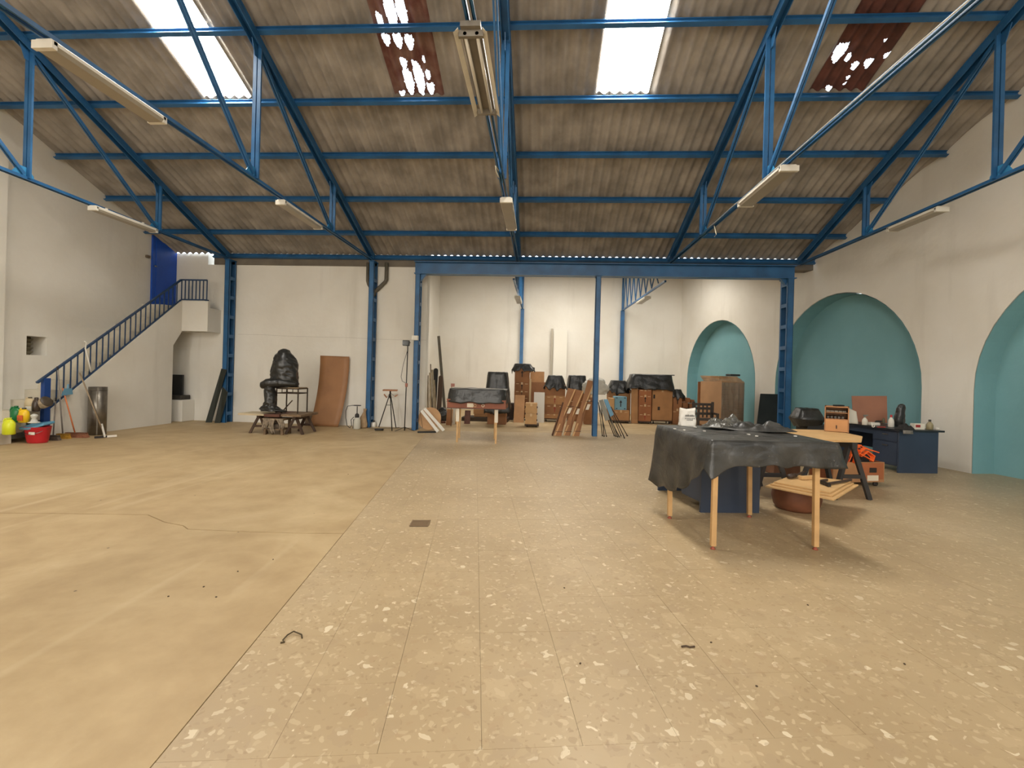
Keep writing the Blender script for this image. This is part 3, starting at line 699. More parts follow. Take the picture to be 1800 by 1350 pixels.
stick('long_pole', 'brown and white pole leaning from the rail to the floor squeegee', 'pole', atZ(184, 766), wpt(140, 655, .05), .013, (150, 130, 104))
wp = [wpt(148, 600, .04), wpt(152, 602, .05), wpt(150, 612, .05), wpt(157, 640, .05), wpt(160, 654, .05)]
tag(MB().tube(wp, .014, 8).build('walking_cane', mat('white_cane', (218, 214, 204), .5)), 'white cane with a hooked end hanging on the stair railing', 'cane')
sq = thing('squeegee', 'floor squeegee with a white and red blade lying below the wall drum', 'squeegee', atZ(186, 768))
pA, pB = atZ(166, 771), atZ(205, 768)
MB().bar(pA + UP * .025, pA.lerp(pB, .55) + UP * .025, .03, .04).build('blade', mat('black_rubber', (44, 40, 38), .6), sq)
MB().bar(pA.lerp(pB, .55) + UP * .025, pB + UP * .025, .03, .04).build('blade_end', mat('white_plastic', (226, 220, 208), .4), sq)
MB().bar(atZ(184, 770) + UP * .03, wpt(177, 738, .2), .028).build('socket', MATS['white_plastic'], sq)
dp = wpt(117, 688, .06)
du = thing('dustpan', 'light blue dustpan hanging on the railing foot', 'dustpan', dp)
MB().prism([dp + Vector((.0, -.1, -.08)), dp + Vector((.0, .1, -.06)), dp + Vector((.0, .08, .06)), dp + Vector((0, -.06, .06))], (.03, 0, 0)).build('pan', mat('blue_dustpan', (96, 142, 166), .5), du)
MB().bar(dp + Vector((.02, 0, .04)), dp + Vector((.0, .03, .14)), .025).build('handle', MATS['blue_dustpan'], du)
# grey metal drum / duct against the stair wall
dc = atZ(202, 765); dc.x = SF + .22
dd = thing('metal_drum', 'tall grey sheet-metal cylinder standing against the stair wall', 'drum', dc)
M_ZINC = mat('dull_zinc', (128, 122, 112), .38, .85, var=.25, vscale=5)
zt = atY(202, 681, dc.y).z; r0 = .155
MB().lathe([(r0, 0), (r0, zt), (r0 - .006, zt), (r0 - .006, .01)], dc, 28).build('shell', M_ZINC, dd)
MB().lathe([(r0 + .002, zt * .93), (r0 + .008, zt * .935), (r0 + .002, zt * .94)], dc, 28).build('seam_ring', M_ZINC, dd)
MB().bar(dc + Vector((.11, -.11, .01)), dc + Vector((.11, -.11, zt - .01)), .02, .006, (1, -1, 0)).build('lap_seam', M_ZINC, dd)
# ------------------------------------------------------------------ black boards leaning on the first column
def leaner(name, label, cat, quad, thick, m, grp=None):
    """board given by its four corner points, thickness away from the viewer"""
    q = [Vector(p) for p in quad]; n = (q[1] - q[0]).cross(q[3] - q[0]).normalized()
    if n.y < 0: n = -n
    return tag(MB().prism(q, n * thick).build(name, m), label, cat, grp)
M_DGREEN = mat('black_green_board', (34, 40, 34), .5, var=.2, vscale=3)
f = lambda px, py: atZ(px, py)
def fy(px, py, Y): return atY(px, py, Y)
leaner('black_board', 'taller of two black boards leaning on the blue column', 'board', [f(361, 742.5), f(372, 742.5), fy(398, 650, 11.62), fy(389, 648, 11.62)], .03, M_DGREEN)
leaner('black_board', 'shorter of two black boards leaning on the blue column', 'board', [f(377, 743.5), f(387, 743.5), fy(400, 690, 11.56), fy(391, 680, 11.56)], .03, M_DGREEN)
# ------------------------------------------------------------------ seated figure wrapped in black plastic
M_PLAS = mat('black_plastic', (38, 38, 36), .32, var=.25, vscale=5, bump=.9, bscale=7, spec=.55)
SYD = 10.35
sp = fy(500, 700, SYD)
def P2(px, py, dy=0): return fy(px, py, SYD + dy)
TT = P2(500, 725).z                                  # top of trestle boards
def blob(rings, m, name, parent, n=28, amp=.02, fs=9, seed=0, sub=5):
    """closed wrapped shape through horizontal-ish rings: (centre, rx, ry)"""
    mb = MB(); N = len(rings)
    def pt(u, v):
        t = v * (N - 1); i = min(int(t), N - 2); k = t - i; k = k * k * (3 - 2 * k) if False else k
        c = rings[i][0].lerp(rings[i + 1][0], k); rx = rings[i][1] + (rings[i + 1][1] - rings[i][1]) * k; ry = rings[i][2] + (rings[i + 1][2] - rings[i][2]) * k
        a = 2 * math.pi * u; p = c + Vector((rx * math.cos(a), ry * math.sin(a), 0))
        d = N3((p.x * fs + seed, p.y * fs, p.z * fs * .7)) * amp - abs(N3((p.x * fs * 1.6 + p.z * fs * 1.2, p.y * fs * 1.2 + seed, p.z * fs * 1.8))) * amp * 1.7 + amp * .4
        d *= min(1, rx / .22)
        return p + Vector((math.cos(a), math.sin(a), .3 * d)) * d
    nv = (N - 1) * sub + 1; mb.grid(pt, n, nv, True, True)
    mb.f.append(list(range(n - 1, -1, -1))); mb.sm.append(True); mb.f.append([(nv - 1) * n + i for i in range(n)]); mb.sm.append(True)
    return mb.build(name, m, parent)
fig = thing('wrapped_figure', 'life-size seated figure wrapped in black plastic sheeting', 'statue', P2(500, 722))
def ring(pl, pr, py, ry, dy=0):
    a, b = P2(pl, py, dy), P2(pr, py, dy); return ((a + b) / 2, (b.x - a.x) / 2, ry)
blob([ring(478, 521, 681, .26), ring(476, 523, 668, .27), ring(478, 522.5, 656, .27), ring(481, 520, 640, .26), ring(483, 516, 630, .22), ring(488, 512, 621, .17), ring(492, 508, 615.5, .12), ring(497, 503, 613, .05)], M_PLAS, 'upper_body', fig, 64, .04, 4.6, 2, 8)
kn = [(P2(519, 676), .19, .07), (P2(505, 674, -.1), .2, .10), (P2(485, 673, -.2), .19, .12), (P2(472, 674, -.3), .16, .115), (P2(464, 677, -.32), .12, .095), (P2(459.5, 680, -.32), .05, .05)]
def hblob(path, m, name, parent, n=20, amp=.015, fs=9):
    """wrapped limb along a path: (centre, half width, half height)"""
    mb = MB(); N = len(path)
    def pt(u, v):
        t = v * (N - 1); i = min(int(t), N - 2); k = t - i
        c = path[i][0].lerp(path[i + 1][0], k); w = path[i][1] + (path[i + 1][1] - path[i][1]) * k; h = path[i][2] + (path[i + 1][2] - path[i][2]) * k
        d = (path[i + 1][0] - path[i][0]).normalized(); sd = d.cross(UP)
        sd = sd.normalized() if sd.length > .1 else Vector((0, 1, 0)); u2 = sd.cross(d).normalized()
        a = 2 * math.pi * u; p = c + sd * w * math.cos(a) + u2 * h * math.sin(a)
        q = N3((p.x * fs, p.y * fs, p.z * fs)) * amp
        return p + (sd * math.cos(a) + u2 * math.sin(a)) * q
    nv = (N - 1) * 4 + 1; mb.grid(pt, n, nv, True, True)
    mb.f.append(list(range(n - 1, -1, -1))); mb.sm.append(True); mb.f.append([(nv - 1) * n + i for i in range(n)]); mb.sm.append(True)
    return mb.build(name, m, parent)
hblob(kn, M_PLAS, 'thighs', fig)
blob([ring(459, 492, 722.5, .17, -.28), ring(458, 490, 718, .17, -.28), ring(463, 486, 713, .15, -.28), ring(467, 485, 705, .14, -.28), ring(466, 483, 690, .14, -.28), ring(465, 482, 678, .14, -.28)], M_PLAS, 'lower_legs', fig, 48, .035, 8, 3, 8)
hblob([(P2(475, 720, -.28), .16, .045), (P2(490, 721, -.25), .15, .035), (P2(503, 723, -.22), .06, .015)], M_PLAS, 'sheet_hem', fig)
# iron stool frame the figure sits on
M_IRON = mat('rusty_iron', (66, 52, 40), .6, .4, var=.3, vscale=12)
sl_ = thing('iron_stool', 'rusty iron stool frame under the seated wrapped figure', 'stool', P2(512, 724))
zt = P2(512, 682).z; zr_ = P2(512, 690).z; xa, xb = P2(495, 690).x, P2(532, 690).x; ya_, yb_ = SYD - .2, SYD + .22
for x in (xa, xb):
    for y in (ya_, yb_): MB().bar((x, y, TT + .002), (x, y, zt), .022).build('leg', M_IRON, sl_)
for z, nm in ((zt - .012, 'top_rail'), (zr_ - .01, 'lower_rail')):
    for y in (ya_, yb_): MB().bar((xa, y, z), (xb, y, z), .022).build(nm, M_IRON, sl_)
    for x in (xa, xb): MB().bar((x, ya_, z), (x, yb_, z), .022).build(nm, M_IRON, sl_)
for k in (1, 2, 3):
    x = xa + (xb - xa) * k / 4; MB().bar((x, ya_, zr_ - .01), (x, ya_, zt), .012).build('spindle', M_IRON, sl_)
MB().bar((xa + .12, ya_, TT + .01), (P2(522, 703).x, ya_, P2(522, 703).z), .02).build('brace', M_IRON, sl_)
MB().b2(P2(480, 690).x, xb + .0, ya_, yb_, zt, zt + .02).build('seat_board', mat('seat_wood', (138, 118, 88), .7), sl_)
# boards on trestles
M_WOODD = mat('weathered_wood', (118, 96, 72), .75, var=.3, vscale=8)
M_REDW = mat('red_brown_wood', (96, 60, 46), .7, var=.3, vscale=7); M_DKW = mat('dark_trestle_wood', (78, 58, 44), .7, var=.3, vscale=7)
x0, x1 = P2(450, 725).x, P2(538, 725).x
tag(MB().b2(x0 - .1, x0 + .5, SYD - .5, SYD + .05, TT - .04, TT - .0).build('trestle_board', mat('pale_plank', (186, 170, 140), .7, var=.15)), 'pale plank end under the feet of the wrapped figure', 'board')
tag(MB().b2(x0 + .51, P2(505, 725).x + .1, SYD - .5, SYD + .35, TT - .06, TT).build('trestle_board', M_REDW), 'dark red-brown board in the middle of the trestles', 'board')
tag(MB().b2(P2(505, 725).x + .11, x1 + .12, SYD - .45, SYD + .35, TT - .05, TT).build('trestle_board', M_WOODD), 'weathered board under the iron stool', 'board')
def trestle(label, xc, y, zt, w=.62, spread=.22, m=None, grp='trestles under the figure', rot=0):
    """A-frame saw-horse: top beam along Y when rot=0, legs splayed in X"""
    t = thing('trestle', label, 'trestle', (xc, y, 0), grp); q = Matrix.Rotation(rot, 3, 'Z'); c = Vector((xc, y, 0))
    V = lambda a, b, z: c + q @ Vector((a, b, z))
    MB().bar(V(0, -w / 2, zt - .04), V(0, w / 2, zt - .04), .07, .08).build('top_beam', m, t)
    for sy in (-1, 1):
        for sx in (-1, 1): MB().bar(V(sx * .03, sy * w * .4, zt - .05), V(sx * spread, sy * w * .46, .0), .05, .05).build('leg', m, t)
        MB().bar(V(-spread * .62, sy * w * .44, zt * .4), V(spread * .62, sy * w * .44, zt * .4), .03, .05).build('cross_bar', m, t)
    return t
zt_ = TT - .062
trestle('dark wooden trestle under the pale plank end', P2(470, 740).x, SYD - .05, TT - .042, m=M_DKW, spread=.2)
trestle('dark wooden trestle under the iron stool', P2(530, 740).x, SYD - .02, TT - .052, m=M_DKW, spread=.2)
# clay stand with hanging rags between the trestles
cr = thing('clay_crate', 'mud-smeared wooden crate with hanging rags between the trestles', 'crate', P2(502, 760))
c0 = Vector((P2(502, 740).x, SYD - .32, 0)); zc = zt_ - .03
for sx in (-1, 1):
    for sy in (-1, 1): MB().bar(c0 + Vector((sx * .2, sy * .15, 0)), c0 + Vector((sx * .19, sy * .15, zc)), .05).build('leg', M_WOODD, cr)
MB().box(c0 + Vector((0, 0, zc - .02)), (.48, .38, .04)).build('top_board', M_WOODD, cr)
MB().box(c0 + Vector((0, 0, .12)), (.4, .3, .03)).build('lower_shelf', M_WOODD, cr)
M_RAG = mat('muddy_rag', (138, 124, 106), .9, var=.4, vscale=18, bump=.5, bscale=30)
def rag(px, w, drop, seed):
    xx = P2(px, 740).x
    def pt(u, v):
        a = (u - .5) * w; y = SYD - .53 + .03 * math.sin(u * 14 + seed) * v + .02 * v
        return Vector((xx + a * (1 - .35 * v) + .03 * math.sin(v * 4 + seed), y, zc - .005 - drop * v * (1 - .12 * math.sin(u * 9 + seed))))
    return MB().grid(pt, 14, 10).build('hanging_rag', M_RAG, cr, solid=.012)
rag(489, .16, .24, 1); rag(502, .12, .3, 3); rag(516, .15, .22, 5)
hblob([(c0 + Vector((-.1, 0, .16)), .1, .06), (c0 + Vector((.0, 0, .18)), .11, .08), (c0 + Vector((.12, 0, .16)), .08, .05)], mat('clay_lump', (112, 98, 84), .9, var=.3, vscale=14), 'clay_lump', cr, 16, .03)
# ------------------------------------------------------------------ curved hardboard sheet leaning on the wall
M_HARD = mat('hardboard', (150, 106, 68), .55, var=.12, vscale=2)
def hb(u, v):
    py = 748.5 + (625 - 748.5) * v
    pl_ = 543 + 20 * math.sin(min(1, v) * math.pi / 2) ** .8; pr_ = 594 + 20 * math.sin(v * math.pi / 2) ** .9
    px = pl_ + (pr_ - pl_) * u; py += 2.0 * u
    Y = 11.62 + .30 * math.sin(v * math.pi / 2)
    return atY(px, py, Y)
o = tag(MB().grid(hb, 6, 24).build('hardboard_sheet', M_HARD, solid=.006), 'tall brown hardboard sheet bowed against the white wall', 'board')
leaner('board_offcut', 'small dark board leaning on the wall behind the hardboard sheet', 'board', [fy(535, 747, 11.7), fy(555, 747, 11.7), fy(556, 724, 11.93), fy(539, 723, 11.93)], .015, mat('grey_brown_board', (104, 84, 64), .7))
# ------------------------------------------------------------------ garden sprayer
sv = atZ(627, 754); gs = thing('pump_sprayer', 'white pump sprayer with black hose by the wall', 'sprayer', sv)
MB().lathe([(.085, 0), (.095, .02), (.09, .22), (.07, .28), (.04, .3)], sv, 18).build('tank', mat('translucent_tank', (196, 194, 182), .4), gs)
MB().lathe([(.05, .29), (.055, .3), (.05, .37), (.02, .4), (.012, .4), (.012, .58), (0, .58)], sv, 14).build('pump', mat('black_rubber', (44, 40, 38), .6), gs)
MB().tube([sv + Vector((.09 * math.cos(a), .04 * math.sin(a), .6)) for a in [k * math.pi / 6 for k in range(13)]], .012, 6).build('pump_handle', MATS['black_rubber'], gs)
hs = [fy(x, y, sv.y - .05) for x, y in ((622, 733), (617, 738), (618, 748), (615, 752), (610, 748), (608, 735), (608, 722), (611, 714), (620, 712.5), (626, 713))]
MB().tube(hs, .009, 6).build('hose', MATS['black_rubber'], gs)
MB().tube([fy(621, 753, sv.y - .06), fy(622, 737, sv.y - .06)], .014, 6).build('lance', MATS['black_rubber'], gs)
sk = atZ(637, 752); blob([(sk + Vector((0, 0, .0)), .1, .09), (sk + UP * .02, .13, .1), (sk + UP * .15, .12, .1), (sk + Vector((.02, 0, .3)), .07, .07), (sk + Vector((.05, 0, .42)), .03, .03), (sk + Vector((.06, 0, .5)), .045, .045)], mat('paper_sack', (166, 140, 108), .85, var=.2, vscale=9), 'sack', None, 20, .02, 9)
tag(bpy.data.objects['sack'], 'tied brown sack standing between the sprayer and the blue column', 'sack')
bt = atZ(656.5, 750.5)
o = thing('paint_pot', 'small white pot with a black knob beside the blue column', 'pot', bt)
MB().lathe([(.06, 0), (.065, .01), (.06, .12), (.03, .13)], bt, 14).build('body', mat('white_plastic', (226, 220, 208), .4), o)
MB().lathe([(.02, .13), (.03, .14), (.03, .17), (0, .18)], bt, 10).build('knob', MATS['black_rubber'], o)
# ------------------------------------------------------------------ sculptor's tripod stand
tp = atZ(688, 755); ts = thing('tripod_stand', 'dark iron tripod stand with a small wooden turntable top', 'stand', tp)
ap = fy(686, 690, tp.y); M_DK = mat('dark_steel', (48, 46, 42), .45, .5)
for q in (atZ(666, 751), atZ(689, 758), atZ(696, 752.5)): MB().tube([ap, q + UP * .01], [.012, .014], 8).build('leg', M_DK, ts)
MB().tube([ap - UP * .15, ap + UP * .04], .02, 10).build('centre_post', M_DK, ts)
MB().box(ap + UP * .06, (.36, .3, .035), .25).build('turntable_top', mat('turntable_wood', (158, 108, 74), .6, var=.2, vscale=8), ts, bevel=.006)
MB().tube([fy(680, 712, tp.y), fy(687.5, 712, tp.y)], .008, 6).build('brace', M_DK, ts)
for a, b in (((675, 693), (680, 699)), ((699, 694), (694, 697))):
    MB().bar(fy(*a, tp.y), fy(*b, tp.y), .02, .03).build('wing_handle', mat('turntable_wood', (158, 108, 74), .6), ts)
    MB().bar(fy(*b, tp.y), ap, .006, .006).build('handle_rod', M_DK, ts)
# coil of dark cloth at the tripod's left foot
cz = atZ(666, 757); tag(MB().tube([cz + Vector((.1 * math.cos(a) * (1 + .1 * math.sin(3 * a)), .06 * math.sin(a), .02 + .008 * a / 6)) for a in [k * .5 for k in range(26)]], .018, 6).build('cable_coil', MATS['black_rubber']), 'dark coil of cable at the foot of the tripod stand', 'cable')
tag(MB().tube([atZ(x, y) + UP * .012 for x, y in ((646, 752.5), (655, 753.5), (667, 754.5), (678, 753), (690, 753.5), (702, 752.5))], .01, 6).build('floor_cable', mat('grey_cable', (128, 116, 98), .6)), 'grey cable trailing along the floor under the tripod stand', 'cable')
# ------------------------------------------------------------------ floodlight on a pole
fp = atZ(711, 757); fh = fy(717, 606, fp.y)
fs = thing('work_light', 'black floodlight on a tall thin pole with a flat foot', 'lamp', fp)
MB().tube([fp, fh], .013, 8).build('pole', M_DK, fs)
for q in (atZ(694, 759), atZ(728, 758.5), atZ(713, 754)):
    MB().prism([fp + UP * .09 + Vector((-.02, 0, 0)), fp + UP * .09 + Vector((.02, 0, 0)), q + Vector((.02, 0, .012)), q + Vector((-.02, 0, .012))], (0, .01, 0)).build('foot', M_DK, fs)
hd = fy(714, 603, fp.y - .06)
MB().box(hd, (.17, .09, .14), Matrix.Rotation(.2, 3, 'Z')).build('lamp_head', mat('black_board', (34, 36, 36), .55), fs, bevel=.01)
MB().box(hd + Vector((-.008, -.05, 0)), (.14, .006, .11), Matrix.Rotation(.2, 3, 'Z')).build('lamp_glass', mat('lamp_front_glass', (70, 72, 72), .1), fs)
MB().tube([hd + Vector((.1, .02, .02)), fh], .01, 6).build('yoke', M_DK, fs)
kk = fy(714.5, 677, fp.y - .01)
MB().lathe([(0, 0), (.03, .005), (.034, .03), (.034, .09), (.02, .1), (0, .1)], kk - UP * .05, 12).build('clamp', mat('pink_plug', (164, 110, 96), .6), fs)
MB().tube([fy(x, y, fp.y - .02) for x, y in ((716, 617), (709, 640), (705, 662), (707, 670), (713, 673))], .006, 6).build('lead', MATS['black_rubber'], fs)
# ------------------------------------------------------------------ cardboard boxes in the annex
M_CARD = mat('cardboard', (176, 130, 86), .8, var=.14, vscale=2.5)
M_CARD2 = mat('cardboard_dark', (150, 104, 68), .8, var=.16, vscale=2.5)
M_CARD3 = mat('cardboard_pale', (196, 156, 108), .8, var=.12, vscale=2.5)
M_TAPE = mat('packing_tape', (206, 176, 132), .35)
M_INK = mat('black_ink', (40, 32, 28), .7)
M_REDINK = mat('red_ink', (150, 60, 44), .7)
M_PAPER = mat('paper_label', (216, 204, 182), .7)
def rect(px0, px1, py0, py1, Y):
    """picture rectangle -> x range and height range in the plane at depth Y"""
    xm, ym = (px0 + px1) / 2, (py0 + py1) / 2
    return atY(px0, ym, Y).x, atY(px1, ym, Y).x, atY(xm, py1, Y).z, atY(xm, py0, Y).z
def carton(label, x0, x1, z0, z1, y, d, m=None, arrow=0, slots=1, grp=None, tape=True, name='cardboard_box', sticker=None, side=0):
    m = m or M_CARD; t = thing(name, label, 'box', ((x0 + x1) / 2, y + d / 2, z0), grp)
    w, h = x1 - x0, z1 - z0; xm = (x0 + x1) / 2
    MB().b2(x0, x1, y, y + d, z0 + .001, z1 - .001).build('body', m, t, bevel=.006)
    for s in (-1, 1): MB().b2(xm + s * .004, xm + s * (w / 2 - .01), y + .01, y + d - .01, z1 - .001, z1 + .003).build('top_flap', m, t)
    if tape: MB().b2(xm - .03, xm + .03, y - .0015, y + .002, z1 - min(.08, h * .3), z1).build('tape', M_TAPE, t)
    if arrow:
        a = min(.22, h * .6); zc = z0 + h * .5; mi = M_REDINK if arrow == 2 else M_INK
        MB().prism([(xm + px * a, y - .002, zc + pz * a) for px, pz in ((-.07, -.5), (.07, -.5), (.07, .1), (.2, .1), (0, .5), (-.2, .1), (-.07, .1))], (0, .002, 0)).build('printed_arrow', mi, t)
    if slots:
        for s in (-1, 1): MB().b2(xm + s * w * .3 - .045, xm + s * w * .3 + .045, y - .002, y + .002, z1 - h * .22, z1 - h * .22 + .018).build('hand_slot', M_TAPE, t)
    if sticker:
        sx, sz, sw, sh = sticker; MB().b2(x0 + w * sx - sw / 2, x0 + w * sx + sw / 2, y - .003, y, z0 + h * sz - sh / 2, z0 + h * sz + sh / 2).build('paper_label', M_PAPER, t)
    return t
def dolly(label, x0, x1, y0, y1, h=.1, m=None):
    t = thing('dolly', label, 'dolly', ((x0 + x1) / 2, (y0 + y1) / 2, 0), 'dollies under the boxes')
    MB().b2(x0, x1, y0, y1, h - .035, h).build('deck', m or mat('dolly_wood', (72, 54, 40), .7), t)
    for x in (x0 + .07, x1 - .07):
        for y in (y0 + .07, y1 - .07):
            w = MB(); r = (h - .037) / 2; w.tube([(x - .014, y, r), (x + .014, y, r)], r, 12); w.build('caster', mat('black_rubber', (44, 40, 38), .6), t)
    return t
def hood(label, x0, x1, y0, y1, zh, zt, tx=.72, ty=.75, flare=.04, seed=1, shift=0, hem=.08, grp='black plastic covers over the boxes', m=None, name='plastic_cover'):
    """black sheeting pulled over a box: flat top, sloping sides, ragged hem"""
    cx, cy, w, d = (x0 + x1) / 2, (y0 + y1) / 2, (x1 - x0) / 2, (y1 - y0) / 2
    def sq(a, e=6):
        c, s = math.cos(a), math.sin(a); k = (abs(c) ** e + abs(s) ** e) ** (-1 / e); return c * k, s * k
    levels = [(0, .0), (.0, .6), (0, .96), (.03, 1.0), (.3, 1.0), (.65, 1.0), (1, 1.0)]
    def pt(u, v):
        a = 2 * math.pi * u; c, s = sq(a); t = v * (len(levels) - 1); i = min(int(t), len(levels) - 2); k = t - i
        dr = levels[i][0] + (levels[i + 1][0] - levels[i][0]) * k; rad = levels[i][1] + (levels[i + 1][1] - levels[i][1]) * k
        fx = (tx + (1 + flare - tx) * dr); fy_ = (ty + (1 + flare - ty) * dr)
        z = zt - (zt - zh) * dr * (1 + (hem / max(.05, zt - zh)) * N3((c * 3 + seed, s * 3, seed)) * dr)
        q = .022 * N3((c * 5 + seed * 3, s * 5, z * 7)) + .012 * math.sin(9 * a + seed) * dr
        return Vector((cx + shift * (1 - dr) + c * (w * fx * rad + q * (rad > .9)), cy + s * (d * fy_ * rad + q * (rad > .9)), z + .012 * N3((c * rad * 4, s * rad * 4, seed)) * (1 - dr)))
    return tag(MB().grid(pt, 56, 25, True, True).build(name, m or M_PLAS, solid=.004), label, 'cover', grp)
BY = 15.0
# --- tall stack with the arrows
x0, x1, z0, z3 = rect(904, 930, 642, 742, BY)
zz = [.1, rect(904, 930, 0, 717, BY)[2], rect(904, 930, 0, 696, BY)[2], rect(904, 930, 0, 687, BY)[2], rect(904, 930, 0, 672, BY)[2], rect(904, 930, 642, 0, BY)[3]]
dolly('wooden dolly under the tall stack with printed arrows', x0 - .02, x1 + .02, BY, BY + .5)
for k, nm in enumerate(('lowest', 'second', 'middle', 'fourth', 'top')):
    carton(nm + ' brown box of the tall stack printed with black arrows', x0, x1, zz[k] + .002, zz[k + 1], BY + (.02 if k % 2 else 0), .48, M_CARD2, arrow=1 if k > 1 else 0, grp='boxes of the tall stack')
hood('black plastic cover slipping off the tall stack of boxes', x0 - .06, x1 + .12, BY - .04, BY + .52, zz[5] - .18, zz[5] + .05, .78, .9, .12, 2, hem=.24, shift=-.03)
# --- sheets and panels behind the stack
def panel(name, label, r, Y, th, m, cat='panel', lean=.0):
    a, b, c, d = rect(*r, Y); c = 0 if c < .25 else c
    mb = MB(); mb.prism([(a, Y, c), (b, Y, c), (b, Y + lean, d), (a, Y + lean, d)], (0, th, 0)); return tag(mb.build(name, m), label, cat)
panel('cardboard_sheet', 'upright cardboard sheet behind the tall stack', (931, 956, 653, 735), BY + .8, .02, M_CARD, 'cardboard', .2)
panel('cardboard_sheet', 'wide dark cardboard sheet below the upright one behind the tall stack', (932, 962, 672, 738), BY + .6, .03, M_CARD2, 'cardboard', .15)
panel('timber_post', 'pale thin timber batten standing beside the tall stack', (929.8, 933, 666, 744), BY - .08, .05, mat('pale_timber', (206, 182, 142), .7), 'timber', .05)
panel('cardboard_sheet', 'flat cardboard panel leaning on the front of the tall stack', (903, 921, 696, 750), 14.2, .02, M_CARD, 'cardboard', .6)
panel('white_board', 'white board standing beside the small banded carton', (938, 957, 690, 745), 14.4, .02, mat('white_board', (226, 222, 212), .5), 'board', .2)
panel('white_board', 'tall white sheet standing against the annex wall', (972, 996, 580, 722), AY - .25, .02, mat('white_sheet', (222, 218, 206), .6), 'board', .15)
panel('grey_strip', 'thin grey metal strip standing beside the tall white sheet', (967, 971, 577, 722), AY - .28, .03, mat('grey_strip', (160, 152, 136), .5, .3), 'strip', .15)
# --- small banded carton on a dolly
cy_ = 13.05; x0, x1, z0, z1 = rect(923, 944, 709, 750, cy_)
dolly('low dolly under the small banded carton', x0 - .01, x1 + .06, cy_ + .01, cy_ + .46, .08)
zm = (.09 + z1) / 2
ca_ = carton('lower pale carton of the small pair on a dolly', x0, x1, .083, zm, cy_, .45, M_CARD3, slots=0, grp='small pale cartons')
cb_ = carton('upper pale carton of the small pair on a dolly', x0, x1, zm + .004, z1, cy_, .45, M_CARD3, slots=0, grp='small pale cartons')
for k, z in enumerate((.18, .36, .55)):
    for s in (0, 1): MB().b2((x0, x1)[s] - .012, (x0, x1)[s] + .012, cy_ - .006, cy_ + .02, z, z + .05).build('corner_clip', M_INK, ca_ if z < zm - .05 else cb_)
# --- stack under a pointed hood
x0, x1, z0, z1 = rect(957, 993, 676, 746, BY - .2)
lv = [.1] + [rect(957, 993, 0, q, BY - .2)[2] for q in (728, 711, 695.5)] + [z1]
dolly('dark dolly under the stack next to the leaning long cartons', x0, x1, BY - .2, BY + .3)
for k, nm in enumerate(('lowest', 'second', 'third', 'top')):
    carton(nm + ' box of the stack next to the leaning long cartons', x0 + .01 * (k % 2), x1, lv[k] + .002, lv[k + 1], BY - .2, .5, M_CARD2 if k % 2 else M_CARD, arrow=2 if k in (1, 2) else 0, grp='boxes of the second stack')
hood('black plastic hood on the stack next to the leaning long cartons', x0 - .02, x1 + .03, BY - .26, BY + .34, z1 - .14, rect(957, 993, 660, 0, BY)[3], .62, .7, .06, 5, hem=.12)
# --- stack behind the long cartons
x0, x1, z0, z1 = rect(998, 1030, 683, 744, BY + .2)
for k in range(3):
    a, b = z1 * k / 3, z1 * (k + 1) / 3
    carton(('lowest', 'middle', 'top')[k] + ' box of the stack hidden behind the leaning long cartons', x0, x1, a + .002, b, BY + .2, .5, M_CARD2, grp='boxes behind the long cartons')
hood('rounded black plastic hood behind the leaning long cartons', x0 - .03, x1 + .03, BY + .14, BY + .76, z1 - .06, rect(998, 1030, 660, 0, BY + .2)[3], .82, .8, .04, 9, hem=.06)
x0, x1, z0, z1 = rect(1028, 1044, 694, 744, 14.3)
carton('tall brown box behind the slim blue post', x0, x1 + .1, .0, z1, 14.3, .4, M_CARD2, slots=0, sticker=(.3, .8, .1, .06))
# clear plastic bundle
M_CLEAR = mat('cloudy_clear_plastic', (206, 204, 194), .25, var=.1, vscale=6, bump=.9, bscale=9, alpha=.75)
c = atY(1047, 690, 14.5); blob([(Vector((c.x, 14.5, z1 + .01)), .3, .16), (Vector((c.x, 14.5, z1 + .12)), .4, .18), (Vector((c.x - .02, 14.5, z1 + .32)), .38, .17), (Vector((c.x, 14.5, z1 + .48)), .26, .12), (Vector((c.x, 14.5, z1 + .55)), .08, .05)], M_CLEAR, 'plastic_bundle', None, 36, .07, 5)
tag(bpy.data.objects['plastic_bundle'], 'bulging bundle of cloudy clear plastic on the box behind the slim blue post', 'plastic')
# --- three long flat cartons leaning towards the slim post, and a batten
def longbox(label, bl_, br_, tl_, tr_, Yb, Yt, th, extra=None):
    t = thing('long_carton', label, 'box', atY(sum(q[0] for q in (bl_, br_)) / 2, 766, Yb) * 1.0, 'leaning long cartons')
    q = [atY(*bl_, Yb), atY(*br_, Yb), atY(*tr_, Yt), atY(*tl_, Yt)]
    for v in q[:2]: v.z = 0
    n = (q[1] - q[0]).cross(q[3] - q[0]).normalized(); n = n if n.y > 0 else -n
    MB().prism(q, n * th).build('body', M_CARD2, t, bevel=.005)
    e = (q[3] - q[0]).normalized(); sd = (q[1] - q[0]).normalized()
    MB().prism([q[0] - n * .002, q[0] + sd * .035 - n * .002, q[3] + sd * .035 - n * .002, q[3] - n * .002], n * .004).build('painted_lit_side', M_CARD3, t)  # pale strip paints the lit side face onto the front
    L = (q[3] - q[0]).length; wv = (q[1] - q[0])
    for k in (.08, .62): MB().prism([q[0] + e * L * k - n * .004, q[1] + e * L * k - n * .004, q[1] + e * (L * k + .012) - n * .004, q[0] + e * (L * k + .012) - n * .004], n * .003).build('strap', M_INK, t)
    s = q[0] + e * L * .47 + wv * .42 - n * .004
    MB().prism([s, s + wv * .45, s + wv * .45 + e * .16, s + e * .16], n * .003).build('paper_label', M_PAPER, t)
